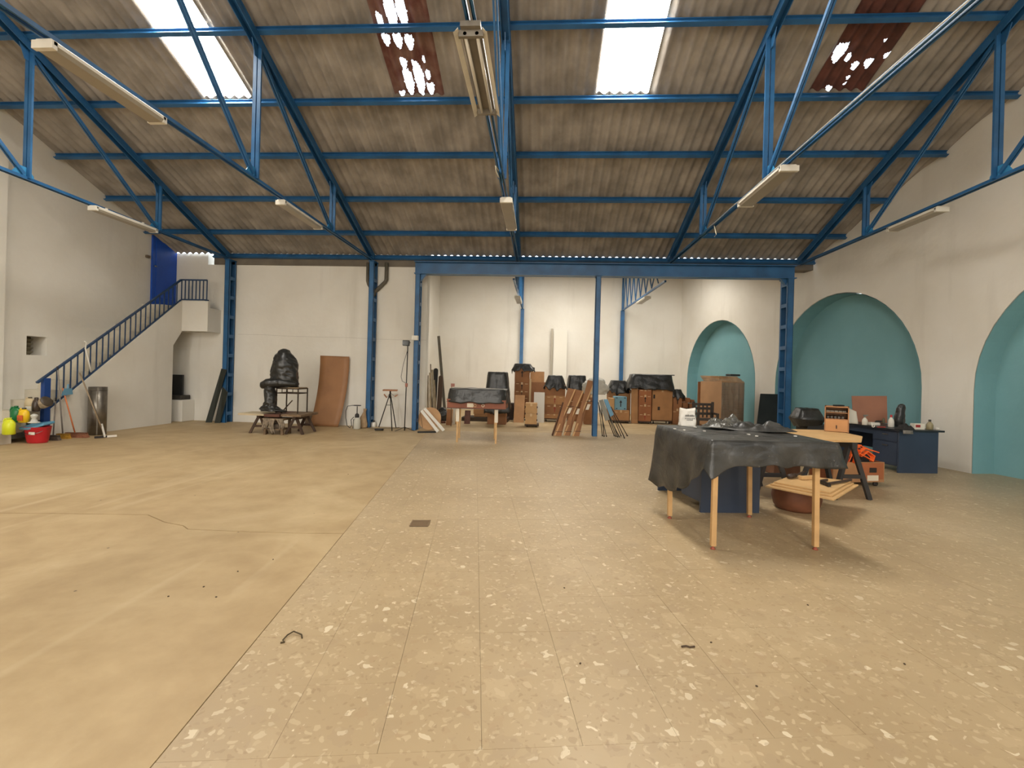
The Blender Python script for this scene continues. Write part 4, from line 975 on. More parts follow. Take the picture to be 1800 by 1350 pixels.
longbox('long flat carton leaning, the outermost and farthest from the slim post', (974, 766), (986, 766), (1010, 684), (998, 682), 11.38, 11.8, .09)
longbox('long flat carton leaning in the middle of three', (990, 766.5), (1002, 766.5), (1024, 687), (1013, 685), 11.5, 11.92, .09)
longbox('longest leaning flat carton, right beside the slim blue post', (1006, 767), (1018, 767), (1044, 670), (1033, 668), 11.44, 12.0, .09)
tag(MB().bar(atZ(971, 766) + UP * .01, atY(990, 708, 11.75), .03, .05).build('batten', mat('dark_batten', (92, 64, 44), .7)), 'thin dark batten leaning beside the long cartons', 'batten')
# --- folded trestle legs leaning right of the slim post
M_TUBEG = mat('grey_steel_tube', (104, 100, 90), .45, .6, var=.2, vscale=10)
M_TUBED = mat('dark_steel_tube', (58, 46, 38), .5, .5, var=.2, vscale=10)
for k, (fx, fyy, tx_, ty_, m) in enumerate(((1059, 767, 1052, 707, 0), (1062, 768, 1056, 705, 1), (1066, 768, 1053, 712, 0), (1080, 767, 1058, 710, 1), (1086, 769, 1062, 704, 0), (1089, 769, 1060, 712, 1), (1092, 767, 1066, 706, 0), (1098, 771, 1070, 710, 1), (1103, 767, 1074, 715, 1), (1083, 768, 1064, 716, 0))):
    a = atZ(fx, fyy); b = atY(tx_, ty_, 11.72 + .02 * k)
    t = thing('steel_prop', ('dark' if m else 'grey') + ' steel trestle prop in the bundle leaning right of the slim post', 'prop', a, 'bundle of steel trestle legs')
    d = (b - a).normalized()
    MB().tube([a + UP * .008, b], .011, 8).build('tube', M_TUBED if m else M_TUBEG, t)
    MB().tube([a + UP * .004, a + d * .04], .015, 8).build('rubber_foot', mat('black_rubber', (44, 40, 38), .6), t)
tag(MB().prism([atY(1061, 702, 11.66), atY(1068, 702, 11.66), atY(1079, 729, 11.5), atY(1073, 733, 11.5)], (0, .02, 0)).build('blue_board_strip', mat('pale_blue_board', (92, 138, 164), .5, var=.15)), 'light blue board leaning among the steel trestle legs', 'board')
tag(MB().prism([atY(1053, 704, 11.7), atY(1060, 702, 11.7), atY(1072, 738, 11.5), atY(1064, 740, 11.5)], (0, .02, 0)).build('grey_board_strip', mat('grey_board', (128, 124, 110), .6, var=.15)), 'grey board leaning among the steel trestle legs', 'board')
# --- group to the right of the post
R1 = 15.0
x0, x1, z0, z1 = rect(1077, 1106, 721, 739, R1)
dolly('dark dolly under the box that carries the light blue box', x0 - .02, x1 + .04, R1, R1 + .5, .09)
carton('low brown box under the light blue box', x0, x1, .092, z1, R1, .5, M_CARD)
bz0 = z1 + .004; x0, x1, z0, z1 = rect(1081, 1102, 697.5, 720.5, R1)
t = carton('light blue box with a black arrow on a low brown box', x0, x1, bz0, z1, R1 + .03, .42, mat('blue_card', (118, 164, 184), .6, var=.06), arrow=1, slots=0, tape=False)
for s in (-1, 1):
    for z in (bz0 + .03, z1 - .05): MB().b2((x0 + x1) / 2 + s * .13 - .025, (x0 + x1) / 2 + s * .13 + .025, R1 + .027, R1 + .03, z, z + .025).build('hand_slot', M_INK, t)
carton('narrow tan box left of the light blue box', x0 - .17, x0 - .01, bz0, z1 - .06, R1 + .05, .4, M_CARD3, slots=0, tape=False)
x0, x1, z0, z1 = rect(1070, 1108, 686, 741, R1 + .65)
zs3 = [0, z1 * .36, z1 * .7, z1]
for k in range(3): carton(('lowest', 'middle', 'top')[k] + ' box of the stack behind the light blue box', x0, x1, zs3[k] + .002, zs3[k + 1], R1 + .65, .5, M_CARD, grp='boxes behind the blue box')
hood('crumpled black plastic over the stack behind the light blue box', x0 - .05, x1 + .0, R1 + .6, R1 + 1.2, z1 - .1, rect(1070, 1108, 669, 0, R1 + .65)[3], .6, .7, .05, 12, hem=.25)
panel('tall_carton_board', 'tall narrow tan board between the light blue box and the stacked boxes', (1110.5, 1122, 677, 742), R1 + .1, .06, M_CARD, 'board', .12)
x0, x1, z0, z1 = rect(1123, 1145, 685, 742, R1 + .1)
lv = [.08] + [rect(1123, 1145, 0, q, R1 + .1)[2] for q in (726.5, 710.5, 694)] + [z1]
dolly('dark dolly under the red-brown stack with arrows', x0, x1, R1 + .1, R1 + .55, .075)
for k, nm in enumerate(('lowest', 'second', 'third', 'top')): carton(nm + ' box of the red-brown stack beneath the wide black cover', x0, x1, lv[k] + .002, lv[k + 1], R1 + .1, .45, mat('cardboard_red', (162, 104, 66), .8, var=.14, vscale=2.5), arrow=2 if k == 0 else (1 if k == 2 else 0), grp='boxes of the red-brown stack')
x2, x3, z2, z4 = rect(1146.5, 1182, 685, 735, R1 + .2)
t = carton('large tan box with two square holes next to the red-brown stack', x2, x3, .12, z4, R1 + .2, .55, M_CARD, slots=0)
for px, py, w, h in ((1150, 697, 3, 7), (1158, 718, 4, 6)):
    a, b, c_, d_ = rect(px - w / 2, px + w / 2, py - h / 2, py + h / 2, R1 + .2); MB().b2(a, b, R1 + .197, R1 + .2, c_, d_).build('punched_hole', M_INK, t)
dolly('dark dolly under the large tan box', x2, x3, R1 + .22, R1 + .7, .115)
hood('wide black plastic cover over the red-brown stack and large box', x0 - .38, x3 + .03, R1 + .04, R1 + .82, z4 - .0, rect(1120, 1175, 658.5, 0, R1 + .2)[3], .86, .75, .03, 15, hem=.2, shift=.05)
panel('thin_board', 'thin dark board lying flat on the wide black cover', (1115, 1186, 658, 659.5), R1 + .3, .4, M_BLACK, 'board')
x0, x1, z0, z1 = rect(1183, 1199, 691, 734, R1 + .3)
carton('lower dark box at the end of the row by the far niche', x0, x1, .0, z1 * .5, R1 + .3, .45, M_CARD2, grp='end boxes'); carton('upper dark box at the end of the row by the far niche', x0, x1, z1 * .5 + .003, z1, R1 + .3, .45, M_CARD2, arrow=1, grp='end boxes')
hood('black plastic flap over the end boxes by the far niche', x0 - .22, x1 + .08, R1 + .24, R1 + .8, z1 - .14, z1 + .12, .8, .8, .06, 18, hem=.3, shift=-.05)
# jumble of small cartons
for k, (a, b, c_, d_) in enumerate(((1202, 1208, 699, 707), (1209, 1215, 700, 708), (1216, 1222, 703, 709), (1202, 1211, 708, 717.5), (1212.5, 1222, 710, 717.5))):
    X0, X1, Z0, Z1 = rect(a, b, c_, d_, 15.2 + .1 * (k < 3)); 
    tag(MB().box(((X0 + X1) / 2, 15.4 + .1 * (k < 3), (Z0 + Z1) / 2), ((X1 - X0) * .97, .26, Z1 - Z0), .05 * (-1) ** k).build('small_carton', M_CARD2, bevel=.006), 'small brown carton in the jumble beside the dark bench', 'box', 'jumbled small cartons')
X0, X1, Z0, Z1 = rect(1201, 1222, 718, 740, 15.3); tag(MB().b2(X0, X1, 15.2, 15.75, 0, Z1).build('crate', mat('dark_crate_wood', (86, 62, 46), .75, var=.2), bevel=.01), 'dark wooden crate under the jumbled small cartons', 'crate')
# dark bench
bn = thing('wooden_bench', 'old dark wooden bench with slatted back beside the wrapped pallet', 'bench', atY(1242, 740, 13.0))
M_BEN = mat('dark_bench_wood', (62, 52, 44), .6, var=.25, vscale=6)
X0, X1, Z0, Z1 = rect(1222, 1261, 709, 745, 13.1)
for x in (X0 + .04, X1 - .04):
    MB().b2(x - .03, x + .03, 13.34, 13.40, 0, Z1 + .03).build('back_leg', M_BEN, bn); MB().b2(x - .03, x + .03, 12.95, 13.01, 0, Z1 * .62).build('front_leg', M_BEN, bn)
    MB().b2(x - .03, x + .03, 12.95, 13.38, Z1 * .62, Z1 * .68).build('armrest', M_BEN, bn)
MB().b2(X0, X1, 12.97, 13.38, Z1 * .42, Z1 * .48).build('seat', M_BEN, bn)
for z in (.62, .8, .94): MB().b2(X0, X1, 13.36, 13.39, Z1 * z - .03, Z1 * z + .04).build('back_rail', M_BEN, bn)
for k in range(5): xx = X0 + (X1 - X0) * (k + .7) / 5.4; MB().b2(xx - .02, xx + .02, 13.355, 13.375, Z1 * .5, Z1 * .94).build('back_slat', M_BEN, bn)
# wrapped pallet
pc = atY(1267, 745, 13.6); zt = atY(1267, 671, 13.6).z
pw = thing('wrapped_pallet', 'large pallet load of tan boards half wrapped in grey film', 'pallet', (pc.x, 13.6, 0))
pl_ = atY(1231, 700, 14.45); pr_ = atY(1308, 700, 14.3)
A, B, Cc = Vector((pc.x, 13.6, 0)), Vector((pl_.x, 14.45, 0)), Vector((pr_.x, 14.3, 0)); D = B + Cc - A
MB().prism([v + UP * .12 for v in (A, Cc, D, B)], (0, 0, zt - .12)).build('board_load', mat('tan_board', (178, 138, 100), .7, var=.12, vscale=2), pw)
for k in range(9):
    z = .12 + (zt - .12) * (k + .5) / 9; e1 = (Cc - A).normalized(); nn = Vector((e1.y, -e1.x, 0))
    MB().prism([A + e1 * .02 + nn * .004 + UP * (z - .004), Cc - e1 * .02 + nn * .004 + UP * (z - .004), Cc - e1 * .02 + nn * .004 + UP * (z + .004), A + e1 * .02 + nn * .004 + UP * (z + .004)], nn * .003).build('board_joint', M_CARD2, pw)
e1 = (Cc - A).normalized(); nn = Vector((e1.y, -e1.x, 0)); Lr = (Cc - A).length
def film(u, v): p = A + e1 * (Lr * (u * 1.02 - .03)) + UP * (.03 + (zt - .05) * v); return p + nn * (.02 + .012 * N3((u * 14, v * 3, 2)) + .01 * math.sin(u * 30))
MB().grid(film, 30, 12).build('stretch_film', mat('grey_stretch_film', (164, 150, 134), .22, var=.25, vscale=3, bump=.6, bscale=6, alpha=.55), pw)
for s in (.15, .5, .85): MB().prism([A.lerp(B, s) + Vector((-.05, -.01, 0)), A.lerp(B, s) + Vector((.05, -.01, 0)), Cc.lerp(D, s) + Vector((.05, 0, 0)), Cc.lerp(D, s) + Vector((-.05, 0, 0))], (0, 0, .11)).build('pallet_block', M_WOODD, pw)
ctr = (A + D) / 2
for k in range(6):
    h = zt + .004 + k * .028
    tag(MB().box((ctr.x - .03 * k + .03, ctr.y, h + .012), (.98 - .03 * k, .66, .024), .5 + .05 * math.sin(k * 2)).build('loose_plank', mat('loose_plank_wood', (186, 146, 104), .7, var=.2, vscale=6)), ('lowest', 'second', 'third', 'fourth', 'fifth', 'topmost')[k] + ' tan plank of the pile on the wrapped pallet load', 'plank', 'planks on the pallet')
tag(MB().box((ctr.x + .3, ctr.y - .02, zt + .21), (.42, .2, .06), .5).build('dark_bundle', M_BLACK, bevel=.02), 'dark bundle lying on the planks of the wrapped pallet', 'bundle')
panel('narrow_board', 'narrow brown board standing left of the wrapped pallet', (1226.5, 1234, 671, 742), 14.75, .04, M_CARD2, 'board')
# black panel by the right column
leaner('black_panel_board', 'black board leaning in front of the far white pier by the blue column', 'board', [atZ(1328, 768), atZ(1328, 768) + Vector((.66, 0, 0)), atY(1337, 692, 13.2) + Vector((.66, 0, 0)), atY(1337, 692, 13.2)], .03, M_BLACK)
# ------------------------------------------------------------------ left of the annex: leaning pieces
rd_ = atZ(748, 757)
t = thing('round_tabletop', 'round tan tabletop leaning on its edge beside the blue column', 'tabletop', rd_)
cc = atY(749, 737, 11.68); rr = .3
def disk(c, r, th, m, name, parent, a0=0, a1=2 * math.pi, tilt=.35):
    ex, ez = Vector((1, 0, 0)), Vector((0, math.sin(tilt), math.cos(tilt))); n = ex.cross(ez)
    MB().prism([c + ex * r * math.cos(a) + ez * r * math.sin(a) for a in [a0 + (a1 - a0) * k / 40 for k in range(40)]], n * th).build(name, m, parent)
disk(Vector((cc.x + .08, 11.74, rr * math.cos(.35) + .003)), rr, .025, mat('tan_tabletop', (198, 154, 108), .6, var=.12, vscale=4), 'disc', t)
MB().bar(atY(738, 722, 11.55), atY(743, 752, 11.5), .008, .008).build('dark_joint', M_WOODD, t)
for k, (a, b, m) in enumerate((((746, 718), (780, 759), 'white_board'), ((741, 722), (770, 761), 'white_board'))):
    p1, p0 = atY(*a, 11.5 - .03 * k), atZ(*b)
    tag(MB().bar(p0 + UP * .03, p1, .075, .025, (0, -1, .3)).build('white_bar', MATS[m]), 'white board edge leaning over the round tabletop, ' + ('upper' if k == 0 else 'lower') + ' one', 'board')
for k, (a, b, w, c_) in enumerate((((753, 722), (752, 660), .05, (150, 136, 112)), ((757, 722), (756, 655), .05, (196, 180, 150)), ((760, 724), (757, 640), .025, (110, 96, 76)), ((764, 724), (760, 650), .06, (184, 172, 148)), ((768, 722), (763, 668), .05, (166, 150, 124)))):
    YY = 13.3 + .13 * k; p0 = atY(*a, YY); p0.z = 0; p1 = atY(*b, YY + .3)
    tag(MB().bar(p0, p1, w, .02, (0, 1, 0)).build('wood_strip', mat('slat_%d' % k, c_, .75, var=.2, vscale=6)), ('grey', 'cream', 'thin dark', 'wide pale', 'short tan')[k] + ' wooden slat leaning inside the annex by the left wall', 'slat')
def roundboard(label, px0, px1, py0, py1, Y, m):
    a, b, z0, z1 = rect(px0, px1, py0, py1, Y); r = (b - a) / 2; z0 = 0
    pts = [Vector((a, Y, z0)), Vector((b, Y, z0))] + [Vector(((a + b) / 2 + r * math.cos(q), Y + .18, z1 - r + r * math.sin(q))) for q in [k * math.pi / 10 for k in range(11)]]
    return tag(MB().prism(pts, (0, .03, 0)).build('rounded_board', m), label, 'board')
roundboard('black board with a rounded top among the leaning slats', 759, 767, 647, 712, 14.1, M_BLACK)
roundboard('brown board with a rounded top next to the black one', 768, 776, 660, 716, 14.5, mat('brown_board', (92, 72, 58), .6))
p0 = atY(783, 722, 15.2); p0.z = 0
tag(MB().bar(p0, atY(771, 591, 16.0), .09, .05, (0, 1, 0)).build('dark_beam', mat('dark_grey_beam', (86, 80, 68), .6, var=.2, vscale=5)), 'tall dark grey beam leaning in the annex corner', 'beam')
c = atY(778, 722, 14.0); c.z = 0
blob([(c, .16, .14), (c + UP * .05, .2, .16), (c + UP * .2, .2, .16), (c + UP * .36, .12, .1), (c + UP * .42, .04, .04)], M_PLAS, 'rubbish_bag', None, 24, .04, 8)
tag(bpy.data.objects['rubbish_bag'], 'black bag slumped at the foot of the dark beam', 'bag')
for k, (px, py, s) in enumerate(((771, 738, .1), (779, 741, .08), (793, 740, .09))):
    q = atZ(px, py + 3); tag(MB().box(q + UP * s * .35, (s * 1.6, s, s * .7), .5 * k).build('wood_offcut', M_REDW, bevel=.005), 'red-brown wood offcut on the floor below the black bag', 'offcut', 'wood offcuts')
q0, q1 = atZ(734, 761), atZ(766, 760.5)
tag(MB().bar(q0 + UP * .02, q1 + UP * .02, .06, .04).build('black_bar', M_BLACK), 'black bar lying on the floor at the opening', 'bar')
pk = thing('pink_peg', 'thin stick with a small pink peg standing behind the covered table', 'stick', atY(794, 715, 12.6))
p0 = atY(793, 740, 12.6); p0.z = 0; MB().tube([p0, atY(794, 676, 12.6)], .012, 6).build('stick', M_WOODD, pk)
MB().box(atY(796, 677, 12.6), (.1, .05, .09)).build('peg', mat('pink_plug', (164, 110, 96), .6), pk)
# ------------------------------------------------------------------ covered display table
TY0, TY1 = 9.72, 10.5
x0, x1, z0, z1 = rect(785, 889, 707, 718, TY0)
t2 = thing('display_table', 'table with thin wooden legs and red-brown apron under black plastic', 'table', ((x0 + x1) / 2, (TY0 + TY1) / 2, 0))
M_LEG = mat('pine_leg', (200, 160, 108), .6, var=.12, vscale=6); M_LEGW = mat('white_leg', (212, 204, 188), .6)
MB().b2(x0 + .01, x1, TY0, TY0 + .03, z0, z1 + .03).build('apron', mat('red_brown_apron', (130, 72, 46), .55, var=.15, vscale=4), t2)
for x in (x0 + .01, x1 - .03): MB().b2(x, x + .03, TY0 + .03, TY1, z0, z1 + .03).build('side_apron', MATS['red_brown_apron'], t2)
MB().b2(x0, x1, TY0 - .01, TY1 + .02, z1 + .03, z1 + .055).build('top', MATS['red_brown_apron'], t2)
MB().b2(x0, x1 + .005, TY0 - .006, TY0 + .0, z0 - .012, z0).build('dark_trim', M_INK, t2)
for px, py, wht in ((804, 778, 1), (808, 769, 0), (872, 781, 1), (870, 770, 0)):
    q = atZ(px, py); q.y = min(max(q.y, TY0 + .05), TY1 - .06)
    q = Vector((atY(px, py - 30, q.y).x, q.y, 0))
    MB().b2(q.x - .018, q.x + .018, q.y - .018, q.y + .018, 0, z0 + .02 if not wht else .45).build('leg', M_LEG, t2)
    if wht: MB().b2(q.x - .035, q.x + .035, q.y - .02, q.y + .02, .45, z0 + .02).build('white_upper_leg', M_LEGW, t2)
s0 = rect(821, 832, 709, 716, TY0); MB().b2(s0[0], s0[1], TY0 - .003, TY0, s0[2], s0[3]).build('paper_label', M_PAPER, t2)
for px in (835, 849):
    q = atY(px, 713, TY0); g = MB(); g.tube([(q.x + .028 * math.cos(a), TY0 - .006, q.z + .028 * math.sin(a)) for a in [k * math.pi / 8 for k in range(17)]], .007, 6); g.build('round_tag', M_PAPER if px > 840 else M_TAPE, t2)
hood('black plastic sheet draped over the display table', x0 - .02, x1 + .02, TY0 - .04, TY1 + .06, z1 - .02, atY(840, 682, TY1).z, .94, .9, .02, 22, hem=.05, grp=None)
# black covered seat-like heap behind it and boxes under it
x0, x1, z0, z1 = rect(850, 896, 654, 735, 13.2)
carton('box pile hidden under the black plastic behind the display table', x0 + .1, x1 - .12, 0, z1 - .1, 13.45, .5, M_CARD2, slots=0, tape=False)
hood('tall black plastic cover behind the display table', x0 - .03, x1 + .0, 13.25, 14.05, rect(850, 896, 0, 718, 13.2)[2], z1, .72, .7, .0, 27, hem=.1, grp=None)
hood('lower black plastic fold in front of the tall cover', x0 + .05, x1 + .02, 13.02, 13.24, rect(850, 896, 0, 735, 13.2)[2] + .15, z1 - .48, .8, .8, .03, 31, hem=.1, grp=None)
x0, x1, z0, z1 = rect(832, 889, 720, 743, 14.3)
carton('upper wide box on the dark pallet behind the display table', x0, x1, z1 * .58, z1, 14.3, .5, M_CARD, slots=0); carton('lower wide box on the dark pallet behind the display table', x0 + .02, x1 + .01, .13, z1 * .58 - .003, 14.3, .5, M_CARD, slots=0)
tag(MB().b2(x0 - .35, x1 + .08, 14.15, 14.85, .0, .12).build('low_pallet', mat('dark_pallet', (66, 54, 42), .8, var=.2)), 'low dark pallet behind the display table', 'pallet')
x0, x1, z0, z1 = rect(890, 902, 709, 732, 14.9); tag(MB().b2(x0, x1, 14.9, 15.3, 0, z1).build('dark_box', mat('dark_brown_box', (58, 42, 34), .6), bevel=.01), 'dark brown box between the black cover and the tall stack', 'box')
for k, (a, b, c_, d_, m) in enumerate(((784, 794, 720, 746, M_CARD2), (795, 799, 718, 748, M_LEGW), (800, 803, 718, 746, M_CARD3), (816, 826, 722, 740, M_REDW))):
    panel('board_piece', ('brown', 'white', 'tan', 'red-brown')[k] + ' board piece standing on the floor behind the display table legs', (a, b, c_, d_ + 12), 12.9 + .15 * k, .03, m, 'board', .1)
# ------------------------------------------------------------------ front work table under black plastic
def dusty_plastic():
    m, nt, b, P = surf('dusty_black_plastic', .36)
    a = node(nt, 'ShaderNodeTexNoise', Scale=5, Detail=5); nt.links.new(P, a.inputs['Vector'])
    r1 = ramp(nt, a.outputs[0], [(.35, srgb(44, 44, 42)), (.7, srgb(70, 69, 66))])
    d = node(nt, 'ShaderNodeTexNoise', Scale=34, Detail=3, Distortion=.6); nt.links.new(P, d.inputs['Vector'])
    r2 = ramp(nt, d.outputs[0], [(.68, (0, 0, 0, 1)), (.76, (.55, .55, .55, 1))])
    nt.links.new(mixc(nt, r2.outputs[0], r1.outputs[0], srgb(150, 146, 138)), b.inputs['Base Color'])
    f = node(nt, 'ShaderNodeTexNoise', Scale=6, Detail=6, Distortion=.5); nt.links.new(P, f.inputs['Vector']); bumpn(nt, b, f.outputs[0], .7, .03)
    return m
M_PLASG = dusty_plastic()
TZ = .965
FLg, FRg, BLg, BRg = atZ(1253, 965), atZ(1433, 966), atZ(1177, 911), atZ(1317, 909)
wt = thing('work_table', 'work table on four slim pine legs under a black plastic sheet', 'table', (FLg + BRg) / 2)
for q, px in ((FLg, 1258), (FRg, 1435), (BLg, 1178), (BRg, 1317)):
    t_ = atY(px, 790, q.y); t_.z = TZ - .05
    MB().bar(q + UP * .03, t_, .042, .042, (0, 1, 0)).build('leg', M_LEG, wt)
    MB().lathe([(.022, 0), (.024, .006), (.012, .014), (.012, .04)], q, 10).build('foot_cap', mat('red_foot', (150, 74, 52), .6), wt)
c4 = [FLg + Vector((-.06, -.06, 0)), FRg + Vector((.14, -.06, 0)), BRg + Vector((.2, .25, 0)), BLg + Vector((-.08, .3, 0))]
MB().prism([Vector((v.x, v.y, TZ - .05)) for v in c4], (0, 0, .04)).build('top', M_LEG, wt)
def drape(name, label, corners, z, drop, grp=None, m=None, seed=3, bumps=.02, fold=.035):
    """sheet over a polygonal top; drop(s) gives hanging length along the perimeter 0..1"""
    n = len(corners); C0 = sum((Vector(c) for c in corners), Vector()) / n
    segs = [(corners[(i + 1) % n] - corners[i]) for i in range(n)]
    NU, K = 160, 10
    def perim(u):
        t = (u % 1) * n; i = int(t); return Vector(corners[i % n]) + segs[i % n] * (t - i), i % n, t - i
    def pt(u, v):
        p, i, f = perim(u); p = Vector((p.x, p.y, 0)); o = Vector((C0.x, C0.y, 0))
        if v <= .5:
            r = v / .5; q = o.lerp(p, r); zz = z + bumps * N3((q.x * 3.5 + seed, q.y * 3.5, 1)) * (1 - r ** 6) + bumps * .8 * abs(N3((q.x * 8, q.y * 8 + seed, 2))) * (1 - r ** 6)
            return Vector((q.x, q.y, zz + .004))
        d = (v - .5) / .5; L = drop(u); ed = segs[i].normalized(); out = Vector((ed.y, -ed.x, 0))
        if (p - o).dot(out) < 0: out = -out
        cw = min(f, 1 - f); cor = max(0, 1 - cw / .12)
        if cor > 0: out = (out * (1 - .5 * cor) + (p - o).normalized() * .5 * cor).normalized()
        w = fold * d * (math.sin(u * 90 + seed) * .5 + N3((u * 26, seed, d * .8))) + .015 * d + .05 * cor * d * d + .015 * min(1, d * 6)
        q = p + out * w; jag = 1 + .10 * N3((u * 30, seed + 5, 0))
        return Vector((q.x, q.y, z - L * d * jag + .02 * N3((u * 20, d * 4, seed))))
    return tag(MB().grid(pt, NU, 33, True, True).build(name, m or M_PLASG, solid=.003), label, 'sheet', grp)
# perimeter order: front edge, right edge, back edge, left edge
def drop_front(u):
    t = (u % 1) * 4
    if t < 1: return .205 + (.12 * math.exp(-(t / .10) ** 2)) + .01 * t
    if t < 2: return .22 + .05 * math.sin((t - 1) * 3)
    if t < 3: return .25
    f = t - 3; return .24 + .40 * math.sin(min(1, (1 - f) / .75) * math.pi / 2) * (1 if f < .9 else (1 - f) / .1 * .8 + .2)
drape('plastic_sheet', 'large dusty black plastic sheet hanging over the front work table', c4, TZ, drop_front)
# crumpled clear plastic on it
cp = atZ(1318, 748, TZ); cp = Vector((2.2, 5.25, TZ + .03))
def crumple(name, label, c, rx, ry, h, m, seed):
    def pt(u, v):
        a = 2 * math.pi * u; r = v; x, y = math.cos(a) * r * rx, math.sin(a) * r * ry
        return Vector((c.x + x * (1 + .2 * N3((a, seed, 1))), c.y + y, c.z + h * (1 - r * r) * (.45 + 1.3 * abs(N3((x * 11 + seed, y * 11, 0)))) + .002))
    return tag(MB().grid(pt, 44, 14, True, True).build(name, m, solid=.002), label, 'plastic')
crumple('crumpled_film', 'crumpled glossy plastic film lying on the front work table', Vector((2.05, 5.1, TZ + .02)), .26, .16, .12, mat('glossy_grey_film', (92, 90, 84), .12, var=.4, vscale=20, bump=.8, bscale=16, alpha=.85), 3)
crumple('crumpled_film', 'heap of folded black plastic at the back of the front work table', Vector((2.32, 4.95, TZ + .02)), .36, .2, .08, M_PLASG, 8)
# paper bag
bgp = Vector((atY(1208, 735, 5.15).x, 5.15, TZ + .012)); bw = .085
bag = thing('paper_bag', 'white paper bag with grey print standing on the front work table', 'bag', bgp)
zt = atY(1208, 718, 5.15).z
def bagf(u, v):
    a = 2 * math.pi * u; c, s = math.cos(a), math.sin(a); k = (abs(c) ** 5 + abs(s) ** 5) ** -.2
    w = .012 * N3((c * 3, s * 3, v * 5)); fl = 1 - .06 * v
    return bgp + Vector((c * k * (bw * fl + w), s * k * (.05 * (1 - .55 * v) + w), (zt - bgp.z) * v * (1 + .05 * math.sin(a * 2 + 1) * v)))
MB().grid(bagf, 40, 12, True, True).build('body', mat('white_paper', (226, 222, 214), .75, bump=.3, bscale=25), bag, solid=.002)
def text(body, loc, size, m, parent, name='printed_lettering', rot=(math.pi / 2, 0, 0), align='CENTER'):
    cu = bpy.data.curves.new(name, 'FONT'); cu.body = body; cu.size = size; cu.align_x = align; cu.extrude = .0004
    o = bpy.data.objects.new(name, cu); COL.objects.link(o); o.location = loc; o.rotation_euler = rot
    dg = bpy.context.evaluated_depsgraph_get(); me = bpy.data.meshes.new_from_object(o.evaluated_get(dg)); mw = o.matrix_basis.copy()
    bpy.data.objects.remove(o); me.transform(mw); me.materials.append(m); ob = bpy.data.objects.new(name, me); COL.objects.link(ob); par(ob, parent); return ob
M_GREYINK = mat('grey_ink', (120, 118, 114), .7)
hb_ = zt - bgp.z
for k, (w, z) in enumerate(((.1, .62), (.11, .46), (.07, .38))):   # the print is too small to read: a heading and two lines
    n = 7 - k
    for j in range(n):
        xx = bgp.x + .012 - w / 2 + w * (j + .5) / n
        MB().b2(xx - w / n * .36, xx + w / n * .3, bgp.y - .062 + .018 * z, bgp.y - .058 + .018 * z, bgp.z + hb_ * z - (.011 if k == 0 else .005), bgp.z + hb_ * z + (.011 if k == 0 else .005) * (.6 + .4 * (j * 7 % 3) / 2)).build('printed_mark', M_GREYINK, bag)
# scraps
for k, (px, py) in enumerate(((1186, 755), (1203, 757), (1222, 752), (1238, 759), (1246, 758), (1316, 765), (1398, 768), (1330, 772))):
    q = atZ(px, min(py, 768), TZ + .012); q.y = min(max(q.y, 4.2), 5.2)
    q = Vector((atY(px, py, q.y).x, q.y, TZ + .02)); tag(MB().box(q, (.025, .02, .006), k).build('paper_scrap', mat('white_paper', (226, 222, 214), .75)), 'tiny white scrap on the black plastic sheet', 'scrap', 'scraps on the plastic sheet')
# ------------------------------------------------------------------ dark blue desks
M_DESK = mat('dark_blue_laminate', (54, 66, 86), .4, var=.1, vscale=2); M_DESKT = mat('dark_desk_top', (38, 42, 48), .35, var=.15, vscale=5)
def desk(label, p, d, n, L, W_, h, ped=.5, drawers=True):
    """p = near front corner on the floor, d = along the length, n = across the depth"""
    d, n = Vector(d).normalized(), Vector(n).normalized(); p = Vector(p); t = thing('desk', label, 'desk', p + d * L / 2 + n * W_ / 2)
    def blk(a0, a1, b0, b1, z0, z1, nm, m=M_DESK, par_=None):
        return MB().prism([p + d * a0 + n * b0 + UP * z0, p + d * a1 + n * b0 + UP * z0, p + d * a1 + n * b1 + UP * z0, p + d * a0 + n * b1 + UP * z0], (0, 0, z1 - z0)).build(nm, m, par_ or t)
    blk(-.03, L + .03, -.03, W_ + .08, h - .03, h, 'desk_top', M_DESKT)
    blk(0, .03, 0, W_, .0, h - .032, 'end_panel'); blk(L - .03, L, 0, W_, .0, h - .032, 'end_panel')
    blk(.03, L - .03, W_ - .06, W_ - .04, .25, h - .032, 'modesty_panel')
    b = blk(.032, ped, .03, W_ - .062, .1, h - .032, 'pedestal')
    for k in range(2):
        z0 = .12 + k * .4; z1 = z0 + (.37 if k == 0 else .16)
        dr = blk(.05, ped - .02, .012, .03, z0, z1, 'drawer')
        blk(ped * .4, ped * .6, .0, .012, z1 - .06, z1 - .045, 'handle', MATS['steel'], dr)
    blk(ped, L - .03, .04, W_ - .07, h - .14, h - .032, 'pencil_drawer')
    return t
# desk half hidden behind the work table
p_ = atZ(1224, 901); q_ = atZ(1327, 902)
nn_ = (q_ - p_).normalized(); dd_ = Vector((-nn_.y, nn_.x, 0)); dd_ = (dd_ + Vector((-.12, 0, 0))).normalized()
desk('dark blue desk standing behind the front work table', p_ + nn_ * .05, dd_, nn_, 1.0, (q_ - p_).length, .72, .45)
# desk with clutter by the wall
p_ = atZ(1579, 831.5); q_ = atZ(1648, 832.5); nn_ = (q_ - p_).normalized(); dd_ = Vector((-.13, 1, 0)).normalized()
DK = dict(p=p_, n=nn_, d=dd_, h=.735)
desk('dark blue desk crowded with bottles and tools by the teal niche', p_, dd_, nn_, 1.55, (q_ - p_).length, DK['h'], .55)
DH = DK['h']
def dk(px, py, extra=0):
    """point on the desk top under a pixel"""
    return atZ(px, py, DH + .001)
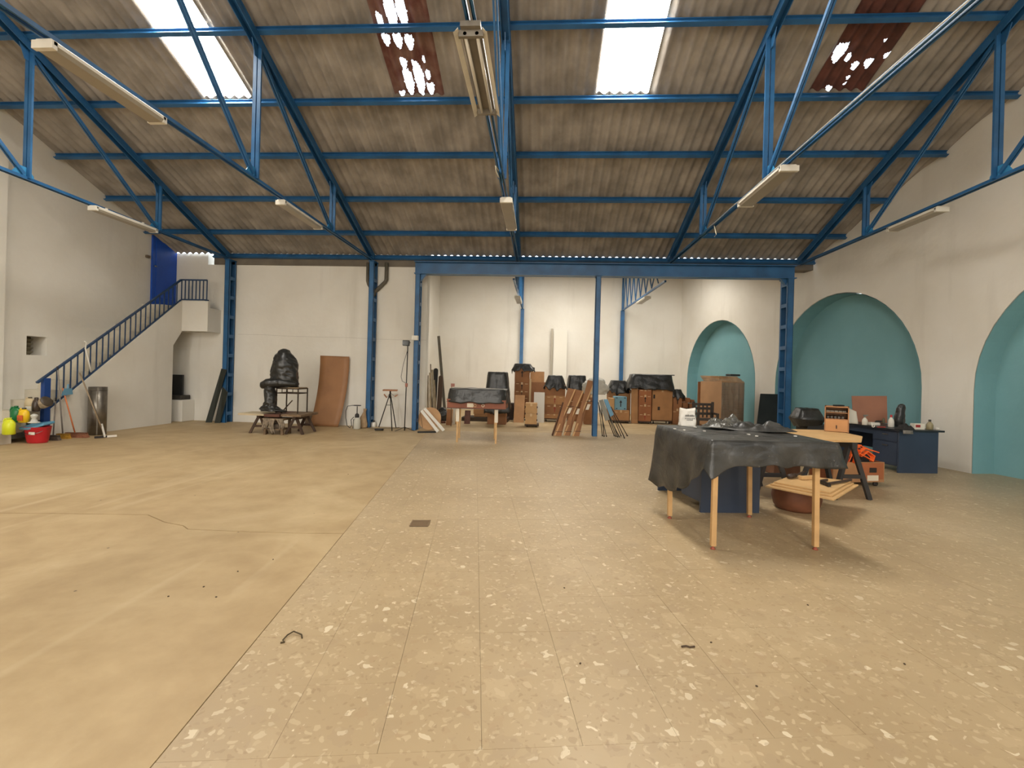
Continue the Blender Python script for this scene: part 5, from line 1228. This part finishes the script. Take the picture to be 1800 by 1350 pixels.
# ------------------------------------------------------------------ things on that desk
CH = .768
def chest(label, px0, px1, py0, py1):
    b = atZ((px0 + px1) / 2, py1, CH); x0, x1 = atY(px0, py1, b.y).x, atY(px1, py1, b.y).x; zt = atY(px0, py0, b.y).z
    t = thing('tool_chest', label, 'chest', b); m = mat('chest_wood', (168, 118, 76), .6, var=.15, vscale=5); y0, y1 = b.y - .0, b.y + .32
    x1 = x0 + .3
    MB().b2(x0, x0 + .015, y0, y1, CH, zt).build('side', m, t); MB().b2(x1 - .015, x1, y0, y1, CH, zt).build('side', m, t); MB().b2(x0, x1, y0, y1, zt - .015, zt).build('top', m, t); MB().b2(x0, x1, y1 - .015, y1, CH, zt).build('back', m, t)
    zm = CH + (zt - CH) * .48
    dr = MB().b2(x0 + .016, x1 - .016, y0 - .006, y0 + .02, CH + .006, zm).build('drawer', mat('chest_drawer', (186, 134, 84), .6, var=.1), t)
    MB().b2((x0 + x1) / 2 - .006, (x0 + x1) / 2 + .006, y0 - .014, y0 - .006, CH + .05, CH + .1).build('pull', M_INK, dr)
    MB().b2(x0 + .015, x1 - .015, y0 + .01, y1, zm, zm + .012).build('shelf', m, t)
    MB().b2(x0 + .015, x1 - .015, y0 + .02, y1, zm + (zt - zm) * .5, zm + (zt - zm) * .5 + .01).build('shelf', m, t)
    for k in range(5):
        MB().b2(x0 + .03 + k * .045, x0 + .06 + k * .045, y0 + .05, y1 - .05, zm + .015 + (k % 2) * .0, zm + .05).build('stored_tool', mat('dark_tools', (74, 68, 60), .5, var=.3, vscale=20), t)
        MB().b2(x0 + .02 + k * .05, x0 + .065 + k * .05, y0 + .05, y1 - .05, zm + (zt - zm) * .56, zm + (zt - zm) * .68).build('stored_tool', mat('grey_tools', (128, 118, 102), .5, var=.3, vscale=20), t)
    return t, x0, x1, y0, y1, zt
tch = chest('small open wooden tool chest with drawer standing on the plywood board', 1451, 1480, 714, 759)
tch[0].rotation_euler.z = -.55
tag(MB().box(((tch[1] + tch[2]) / 2 + .08, tch[3] + .08, tch[5] + .012), (.16, .06, .022), .3).build('dark_tool', M_BLACK, bevel=.005), 'dark flat tool lying on the wooden tool chest', 'tool')
# red-brown board and white papers
b0 = dk(1500, 741); b1 = dk(1560, 744)
leaner('brown_board', 'red-brown board leaning upright at the back of the cluttered desk', 'board', [b0 + Vector((0, .0, 0)), b1, atY(1559, 696, b1.y + .1), atY(1497, 696, b0.y + .1)], .012, mat('red_brown_hardboard', (146, 96, 70), .6, var=.1))
pq = dk(1496, 746); tag(MB().grid(lambda u, v: pq + Vector((-.05 + .16 * u, -.03 + .06 * v + .02 * math.sin(u * 3), (.02 + .3 * v) * (1 - .25 * u))), 8, 8).build('paper_sheet', mat('grey_paper', (202, 196, 182), .8), solid=.002), 'curled sheet of white paper standing against the brown board', 'paper')
def bottle(label, px, py, r, h, col, cap, capc, spray=False, cat='bottle'):
    b = dk(px, py); t = thing('bottle', label, cat, b)
    MB().lathe([(r * .9, 0), (r, .01), (r, h * .45), (r * .8, h * .62), (r * .35, h * .78), (r * .3, h * .82)], b, 16).build('body', mat('bottle_%d_%d' % (col[0], col[2]), col, .35), t)
    MB().lathe([(r * .36, h * .81), (r * .4, h * .83), (r * .38, h), (r * .1, h * 1.01)], b, 12).build('cap', mat('cap_%d_%d' % (capc[0], capc[2]), capc, .4), t)
    if spray: MB().prism([b + Vector((-.02, -.01, h * .95)), b + Vector((.05, -.01, h * 1.0)), b + Vector((.05, -.01, h * 1.12)), b + Vector((-.03, -.01, h * 1.1))], (0, .02, 0)).build('spray_head', mat('grey_spray', (120, 116, 108), .5), t)
    return t
bottle('white spray bottle with a grey trigger head on the cluttered desk', 1520, 747, .045, .17, (216, 210, 196), 0, (128, 122, 112), True)
bottle('white bottle with a red cap on the cluttered desk', 1566, 751, .045, .22, (220, 214, 202), 0, (176, 40, 44))
bottle('amber glass jar with a dark lid at the outer end of the desk', 1634, 755, .05, .17, (150, 138, 104), 0, (50, 44, 40), cat='jar')
tag(MB().lathe([(.03, 0), (.035, .005), (.033, .035), (0, .036)], dk(1647, 755), 14).build('small_tub', mat('white_plastic', (226, 220, 208), .4)), 'small white tub at the outer end of the desk', 'tub')
b = dk(1615, 755); t = thing('first_aid_box', 'small white box with a red patch on the cluttered desk', 'box', b)
MB().box(b + Vector((0, .03, .05)), (.17, .1, .1)).build('body', mat('white_card', (222, 216, 200), .7), t, bevel=.006); MB().box(b + Vector((-.03, -.022, .06)), (.075, .004, .045)).build('red_patch', mat('red_patch', (158, 50, 48), .6), t)
# small dark statue
sb = dk(1581, 749)
st_ = thing('small_statue', 'small dark bust-like statue wrapped in black plastic on the desk', 'statue', sb)
blob([(sb + UP * .003, .07, .06), (sb + UP * .08, .085, .07), (sb + Vector((.0, 0, .18)), .085, .07), (sb + Vector((.01, 0, .26)), .07, .06), (sb + Vector((.02, 0, .33)), .07, .055), (sb + Vector((.03, 0, .39)), .05, .045), (sb + Vector((.03, 0, .41)), .02, .02)], M_PLAS, 'body', st_, 24, .018, 14)
rb_ = dk(1590, 755); o = crumple('black_rag', 'crumpled black rag lying in front of the small statue', rb_, .16, .09, .1, mat('black_cloth', (44, 42, 40), .9, bump=.4, bscale=40), 5); o['category'] = 'rag'
tag(MB().grid(lambda u, v: dk(1590, 756) + Vector((-.06 + .16 * u, -.05 - .004, .002 - .06 * v)) + Vector((.0, .01 * (1 - v), 0)), 4, 4).build('tape_strip', mat('grey_tape', (120, 116, 108), .5), solid=.002), 'strip of grey tape stuck over the desk edge', 'tape')
q = dk(1535, 748); t = thing('plastic_tray', 'white plastic tray with dark tools on the cluttered desk', 'tray', q)
MB().b2(q.x - .06, q.x + .1, q.y - .04, q.y + .08, DH + .002, DH + .06).build('tub', mat('white_plastic', (226, 220, 208), .4), t, bevel=.015)
for k in range(4): MB().bar(q + Vector((.02 + .03 * k, -.02, .065)), q + Vector((.1 + .03 * k, .06, .085)), .018, .014).build('tool', M_BLACK, t)
q = dk(1535, 751); tag(MB().tube([q + Vector((.02 * math.cos(a), 0, .022 + .02 * math.sin(a))) for a in [k * math.pi / 8 for k in range(17)]], .008, 8).build('tape_roll', MATS['white_plastic']), 'white roll of tape standing on the desk edge', 'tape')
q = dk(1549, 752); tag(MB().bar(q + Vector((-.06, 0, .012)), q + Vector((.08, .02, .012)), .03, .02).build('red_tool', mat('red_handle', (156, 62, 56), .5), bevel=.004), 'red-handled tool lying among the desk clutter', 'tool')
q = dk(1553, 744); tag(MB().lathe([(.02, 0), (.022, .004), (.02, .09), (.012, .1), (0, .1)], q, 10).build('brown_tube', mat('olive_tube', (112, 104, 80), .5)), 'olive brown tube standing behind the red-capped bottle', 'tube')
# black-covered machine left of the desk
cm = atZ(1425, 790); cm = Vector((atY(1428, 740, 9.3).x, 9.3, 0))
t = thing('machine_stand', 'dark stand carrying a covered machine beside the tool chest', 'stand', cm)
MB().b2(cm.x - .2, cm.x + .26, 9.1, 9.5, .0, .68).build('frame', M_BLACK, t)
zt = atY(1428, 719, 9.1).z; z0_ = atY(1428, 752, 9.1).z; xl, xrr = atY(1406, 740, 9.05).x, atY(1456, 740, 9.05).x
def cov(u, v):
    a = 2 * math.pi * u; lv_ = [(.0, .0), (.62, .0), (.66, .02), (1.0, .55), (.98, .62), (.7, 1.0)]
    t_ = v * 5; i = min(int(t_), 4); k = t_ - i; r = lv_[i][0] + (lv_[i + 1][0] - lv_[i][0]) * k; d = lv_[i][1] + (lv_[i + 1][1] - lv_[i][1]) * k
    c, s = math.cos(a), math.sin(a); kk_ = (abs(c) ** 4 + abs(s) ** 4) ** -.25
    return Vector(((xl + xrr) / 2 + c * kk_ * r * (xrr - xl) / 2 * 1.0, 9.3 + s * kk_ * r * .26, zt + .0 - (zt - z0_) * d + .015 * N3((c * 4, s * 4, v * 5))))
tag(MB().grid(cov, 48, 21, True, True).build('machine_cover', M_PLAS, solid=.004), 'black plastic cover over a machine beside the tool chest', 'cover')
# ------------------------------------------------------------------ plywood top on black trestles
M_PLY = mat('plywood', (212, 172, 118), .6, var=.12, vscale=3); M_TRB = mat('black_trestle', (46, 44, 44), .5)
bz = .74
pb = [atZ(1440, 759, bz), atZ(1519, 771, bz), atZ(1500, 776, bz)]
A_ = Vector((2.75, 6.0, bz)); B_ = Vector((4.15, 6.12, bz)); C_ = Vector((4.5, 6.62, bz)); D_ = Vector((4.55, 7.35, bz)); E_ = Vector((2.75, 7.2, bz))
pt_ = thing('plywood_board', 'pale plywood board resting on black trestles behind the plastic sheet', 'board', (A_ + C_) / 2)
MB().prism([A_, B_, C_, D_, E_], (0, 0, .012)).build('lower_sheet', M_PLY, pt_); MB().prism([v + Vector((.01, .01, .014)) for v in (A_, B_, C_, D_, E_)], (0, 0, .012)).build('upper_sheet', M_PLY, pt_)
for nm, xx, yy, rr_ in (('black trestle at the outer end of the plywood board', 4.02, 6.45, .12), ('black trestle at the inner end of the plywood board', 2.98, 6.35, .12)):
    trestle(nm, xx, yy, bz - .002, w=.7, spread=.24, m=M_TRB, grp='black trestles', rot=rr_ + math.pi * .0)
# ------------------------------------------------------------------ low stack of plywood on a clay pot
pz = .27; pcx = atZ(1420, 905)
pot2 = thing('clay_pot', 'round brown clay tub under the stack of plywood pieces', 'pot', Vector((pcx.x, pcx.y + .22, 0)))
MB().lathe([(.0, 0), (.2, 0), (.235, .04), (.26, .14), (.25, .24), (.235, .266), (.21, .266), (.21, .2), (0, .05)], Vector((pcx.x, pcx.y + .24, 0)), 32).build('body', mat('brown_clay', (122, 76, 52), .6, var=.2, vscale=6), pot2)
q4 = [atZ(1345, 853, pz + .02), atZ(1466, 877, pz + .02), atZ(1509, 851, pz + .02), atZ(1388, 837, pz + .02)]
for k, (ins, nm) in enumerate(((0, 'largest plywood sheet at the bottom of the low stack'), (.10, 'middle plywood sheet of the low stack'), (.17, 'upper plywood sheet of the low stack'))):
    c_ = sum(q4, Vector()) / 4; pts = [v.lerp(c_, ins) + Vector((.02 * k, .03 * k, 0)) for v in q4]; z = pz + k * .017
    if k: 
        a_, b_, cc_, d_ = pts; pts = [a_, b_.lerp(a_, .12), b_.lerp(cc_, .3), b_.lerp(cc_, .3).lerp(d_, -.06), cc_, d_]
        pts = [a_, b_, cc_, d_]
    tag(MB().prism([Vector((v.x, v.y, z)) for v in pts], (0, 0, .014)).build('plywood_sheet', M_PLY), nm, 'plywood')
tz2 = pz + 3 * .017 + .0
def tp(px, py): return atZ(px, py, tz2)
for k in range(3):
    q = tp(1411 + 9 * k, 843 - .5 * k); tag(MB().box(q + UP * .022, (.075, .05, .04), .2 + .1 * k).build('wood_block', M_PLY, bevel=.003), 'small pale wood block on the plywood stack, ' + ('next to the mallet', 'middle of three', 'nearest the chisel')[k], 'block', 'small wood blocks')
hm = thing('mallet', 'dark mallet lying on the plywood stack beside the wood blocks', 'mallet', tp(1390, 842))
MB().tube([tp(1386, 842) + UP * .03, tp(1398, 840) + UP * .03], .028, 12).build('head', mat('dark_tool_wood', (64, 50, 42), .5), hm); MB().tube([tp(1396, 841) + UP * .03, tp(1416, 832) + UP * .03], .012, 8).build('handle', MATS['dark_tool_wood'], hm)
hm = thing('hammer', 'dark hammer lying across the plywood stack near the black trestle leg', 'hammer', tp(1455, 850))
MB().bar(tp(1450, 854) + UP * .018, tp(1496, 846) + UP * .018, .025, .022).build('handle', MATS['dark_tool_wood'], hm); MB().bar(tp(1443, 850) + UP * .02, tp(1458, 856) + UP * .02, .035, .035).build('head', mat('dark_steel', (48, 46, 42), .45, .5), hm)
tag(MB().bar(tp(1441, 848) + UP * .015, tp(1454, 845.5) + UP * .015, .025, .025).build('chisel', MATS['dark_tool_wood'], bevel=.004), 'short dark chisel lying above the hammer head', 'chisel')
# ------------------------------------------------------------------ box on wheels with orange straps
W0 = atZ(1524, 862); bx0 = Vector((4.5, 6.86, 0))
e1 = Vector((.98, .18, 0)).normalized(); e2 = Vector((-.18, .98, 0))
dl = thing('box_trolley', 'open wooden box on castors with an orange-strapped bag inside', 'trolley', bx0)
M_TROL = mat('trolley_wood', (176, 128, 86), .65, var=.15, vscale=4); M_TROR = mat('trolley_end', (164, 96, 58), .6, var=.15, vscale=4)
Lx, Ly, zb, zt = .82, .46, .09, .36
o_ = bx0 + Vector((-.25, -.04, 0))
def tb(a0, a1, b0, b1, z0, z1, nm, m): return MB().prism([o_ + e1 * a0 + e2 * b0 + UP * z0, o_ + e1 * a1 + e2 * b0 + UP * z0, o_ + e1 * a1 + e2 * b1 + UP * z0, o_ + e1 * a0 + e2 * b1 + UP * z0], (0, 0, z1 - z0)).build(nm, m, dl)
tb(0, Lx, 0, .018, zb, zt, 'front_board', M_TROL); tb(0, Lx, Ly - .018, Ly, zb, zt, 'back_board', M_TROL); tb(0, .018, .018, Ly - .018, zb, zt, 'end_board', M_TROR); tb(Lx - .018, Lx, .018, Ly - .018, zb, zt, 'end_board', M_TROR); tb(.0, Lx, .0, Ly, zb - .02, zb, 'bottom_board', M_TROL)
tb(Lx * .55, Lx * .98, -.004, 0, zb + .02, zt - .01, 'red_brown_panel', M_TROR); tb(Lx * .66, Lx * .88, -.007, -.004, zb + .0, zb + .08, 'paper_label', M_PAPER); tb(Lx * .7, Lx * .84, -.007, -.004, zb + .12, zb + .19, 'dark_print', M_INK)
for a, b in ((.08, .06), (Lx - .08, .06), (.08, Ly - .06), (Lx - .08, Ly - .06)):
    w_ = MB(); c_ = o_ + e1 * a + e2 * b + UP * .035; w_.tube([c_ - e2 * .014, c_ + e2 * .014], .034, 14); w_.build('castor', mat('black_rubber', (44, 40, 38), .6), dl)
    MB().bar(c_ + UP * .03, c_ + UP * .04, .05, .03).build('castor_fork', MATS['steel'], dl)
cb = o_ + e1 * Lx * .62 + e2 * Ly * .45 + UP * (zb + .1)
sbg = thing('strapped_bag', 'black bag with bright orange straps in the wheeled wooden box', 'bag', cb)
hblob([(cb + e1 * -.2 + UP * .1, .12, .06), (cb + e1 * -.1 + UP * .17, .15, .14), (cb + e1 * .08 + UP * .16, .15, .13), (cb + e1 * .22 + UP * .14, .13, .11), (cb + e1 * .26 + UP * .1, .05, .05)], mat('black_canvas', (36, 36, 36), .8, bump=.3, bscale=40), 'bag_body', sbg, 22, .03)
M_OR = mat('orange_strap', (240, 104, 40), .5)
for pts in ([(-.28, -.1, .0), (-.27, -.14, .18), (-.22, -.12, .33), (-.1, -.06, .40), (.02, -.12, .36), (.08, -.2, .26)], [(-.16, -.2, .1), (-.15, -.19, .24), (-.1, -.14, .36), (.0, -.1, .40), (.12, -.12, .35), (.24, -.16, .31)], [(-.1, -.22, .26), (.0, -.23, .33), (.1, -.23, .27), (.07, -.24, .2), (-.0, -.23, .24), (-.12, -.22, .3)], [(-.3, -.2, .12), (-.28, -.22, .26), (-.2, -.2, .36), (-.06, -.16, .41)], [(-.2, -.22, .16), (-.14, -.22, .3), (-.02, -.2, .37), (.14, -.2, .33)], [(-.24, -.15, .12), (-.2, -.18, .26), (-.1, -.16, .34)]):
    P_ = [cb + e1 * a + e2 * b + UP * c for a, b, c in pts]; mbs = MB()
    for a, b in zip(P_[:-1], P_[1:]): mbs.bar(a, b + (b - a).normalized() * .012, .055, .012)
    mbs.build('orange_strap', M_OR, sbg)
# brown case behind
q = atZ(1462, 846); tag(MB().box((3.98, 7.7, .17), (.44, .3, .33), .1).build('brown_case', mat('dark_brown_case', (112, 78, 58), .6, var=.2, vscale=5), bevel=.01), 'brown case standing behind the black trestle', 'case')
# ------------------------------------------------------------------ on the floor
gq = [atZ(720, 926), atZ(752, 926), atZ(756, 915.5), atZ(726, 915.5)]
gr = thing('drain_grate', 'small iron drain grate set in the terrazzo floor', 'grate', sum(gq, Vector()) / 4)
M_GR = mat('grate_iron', (128, 106, 80), .6)
MB().prism([v + UP * .0005 for v in gq], (0, 0, .003)).build('pit', mat('grate_pit', (84, 68, 50), .9), gr)
for k in range(7):
    f_ = (k + .5) / 7; a, b = gq[0].lerp(gq[3], f_), gq[1].lerp(gq[2], f_); MB().bar(a + UP * .007, b + UP * .007, .008, .008).build('grate_bar', M_GR, gr)
for a, b in ((gq[0], gq[3]), (gq[1], gq[2])): MB().bar(a + UP * .007, b + UP * .007, .01, .008).build('frame', M_GR, gr)
tag(MB().tube([atZ(x, y) + UP * z for x, y, z in ((493, 1131, .004), (500, 1130, .004), (497, 1127, .006), (505, 1120, .012), (516, 1114, .014), (530, 1118, .008), (531, 1123, .004))], .004, 6).build('bent_wire', mat('rusty_wire', (70, 58, 34), .6, .3)), 'bent dark wire lying on the terrazzo near the concrete edge', 'wire')
tag(MB().tube([atZ(x, y) + UP * .005 for x, y in ((1198, 1138), (1206, 1137), (1213, 1139), (1221, 1138))], .005, 6).build('twig', mat('dark_twig', (76, 60, 44), .8)), 'short dark twig lying on the terrazzo floor', 'twig')
for k, (px, py) in enumerate(((380, 1050), (358, 1032), (418, 1005), (296, 1049), (480, 984), (612, 834), (1590, 1168), (1330, 1207), (1020, 1167), (992, 1034), (1250, 1130), (1420, 1064), (505, 768))):
    q = atZ(px, py); tag(MB().box(q + UP * .003, (.011, .008, .006), k * 1.3).build('floor_debris', mat('debris', (78, 64, 48), .9), bevel=.002), 'tiny dark crumb of debris on the floor', 'debris', 'debris on the floor')
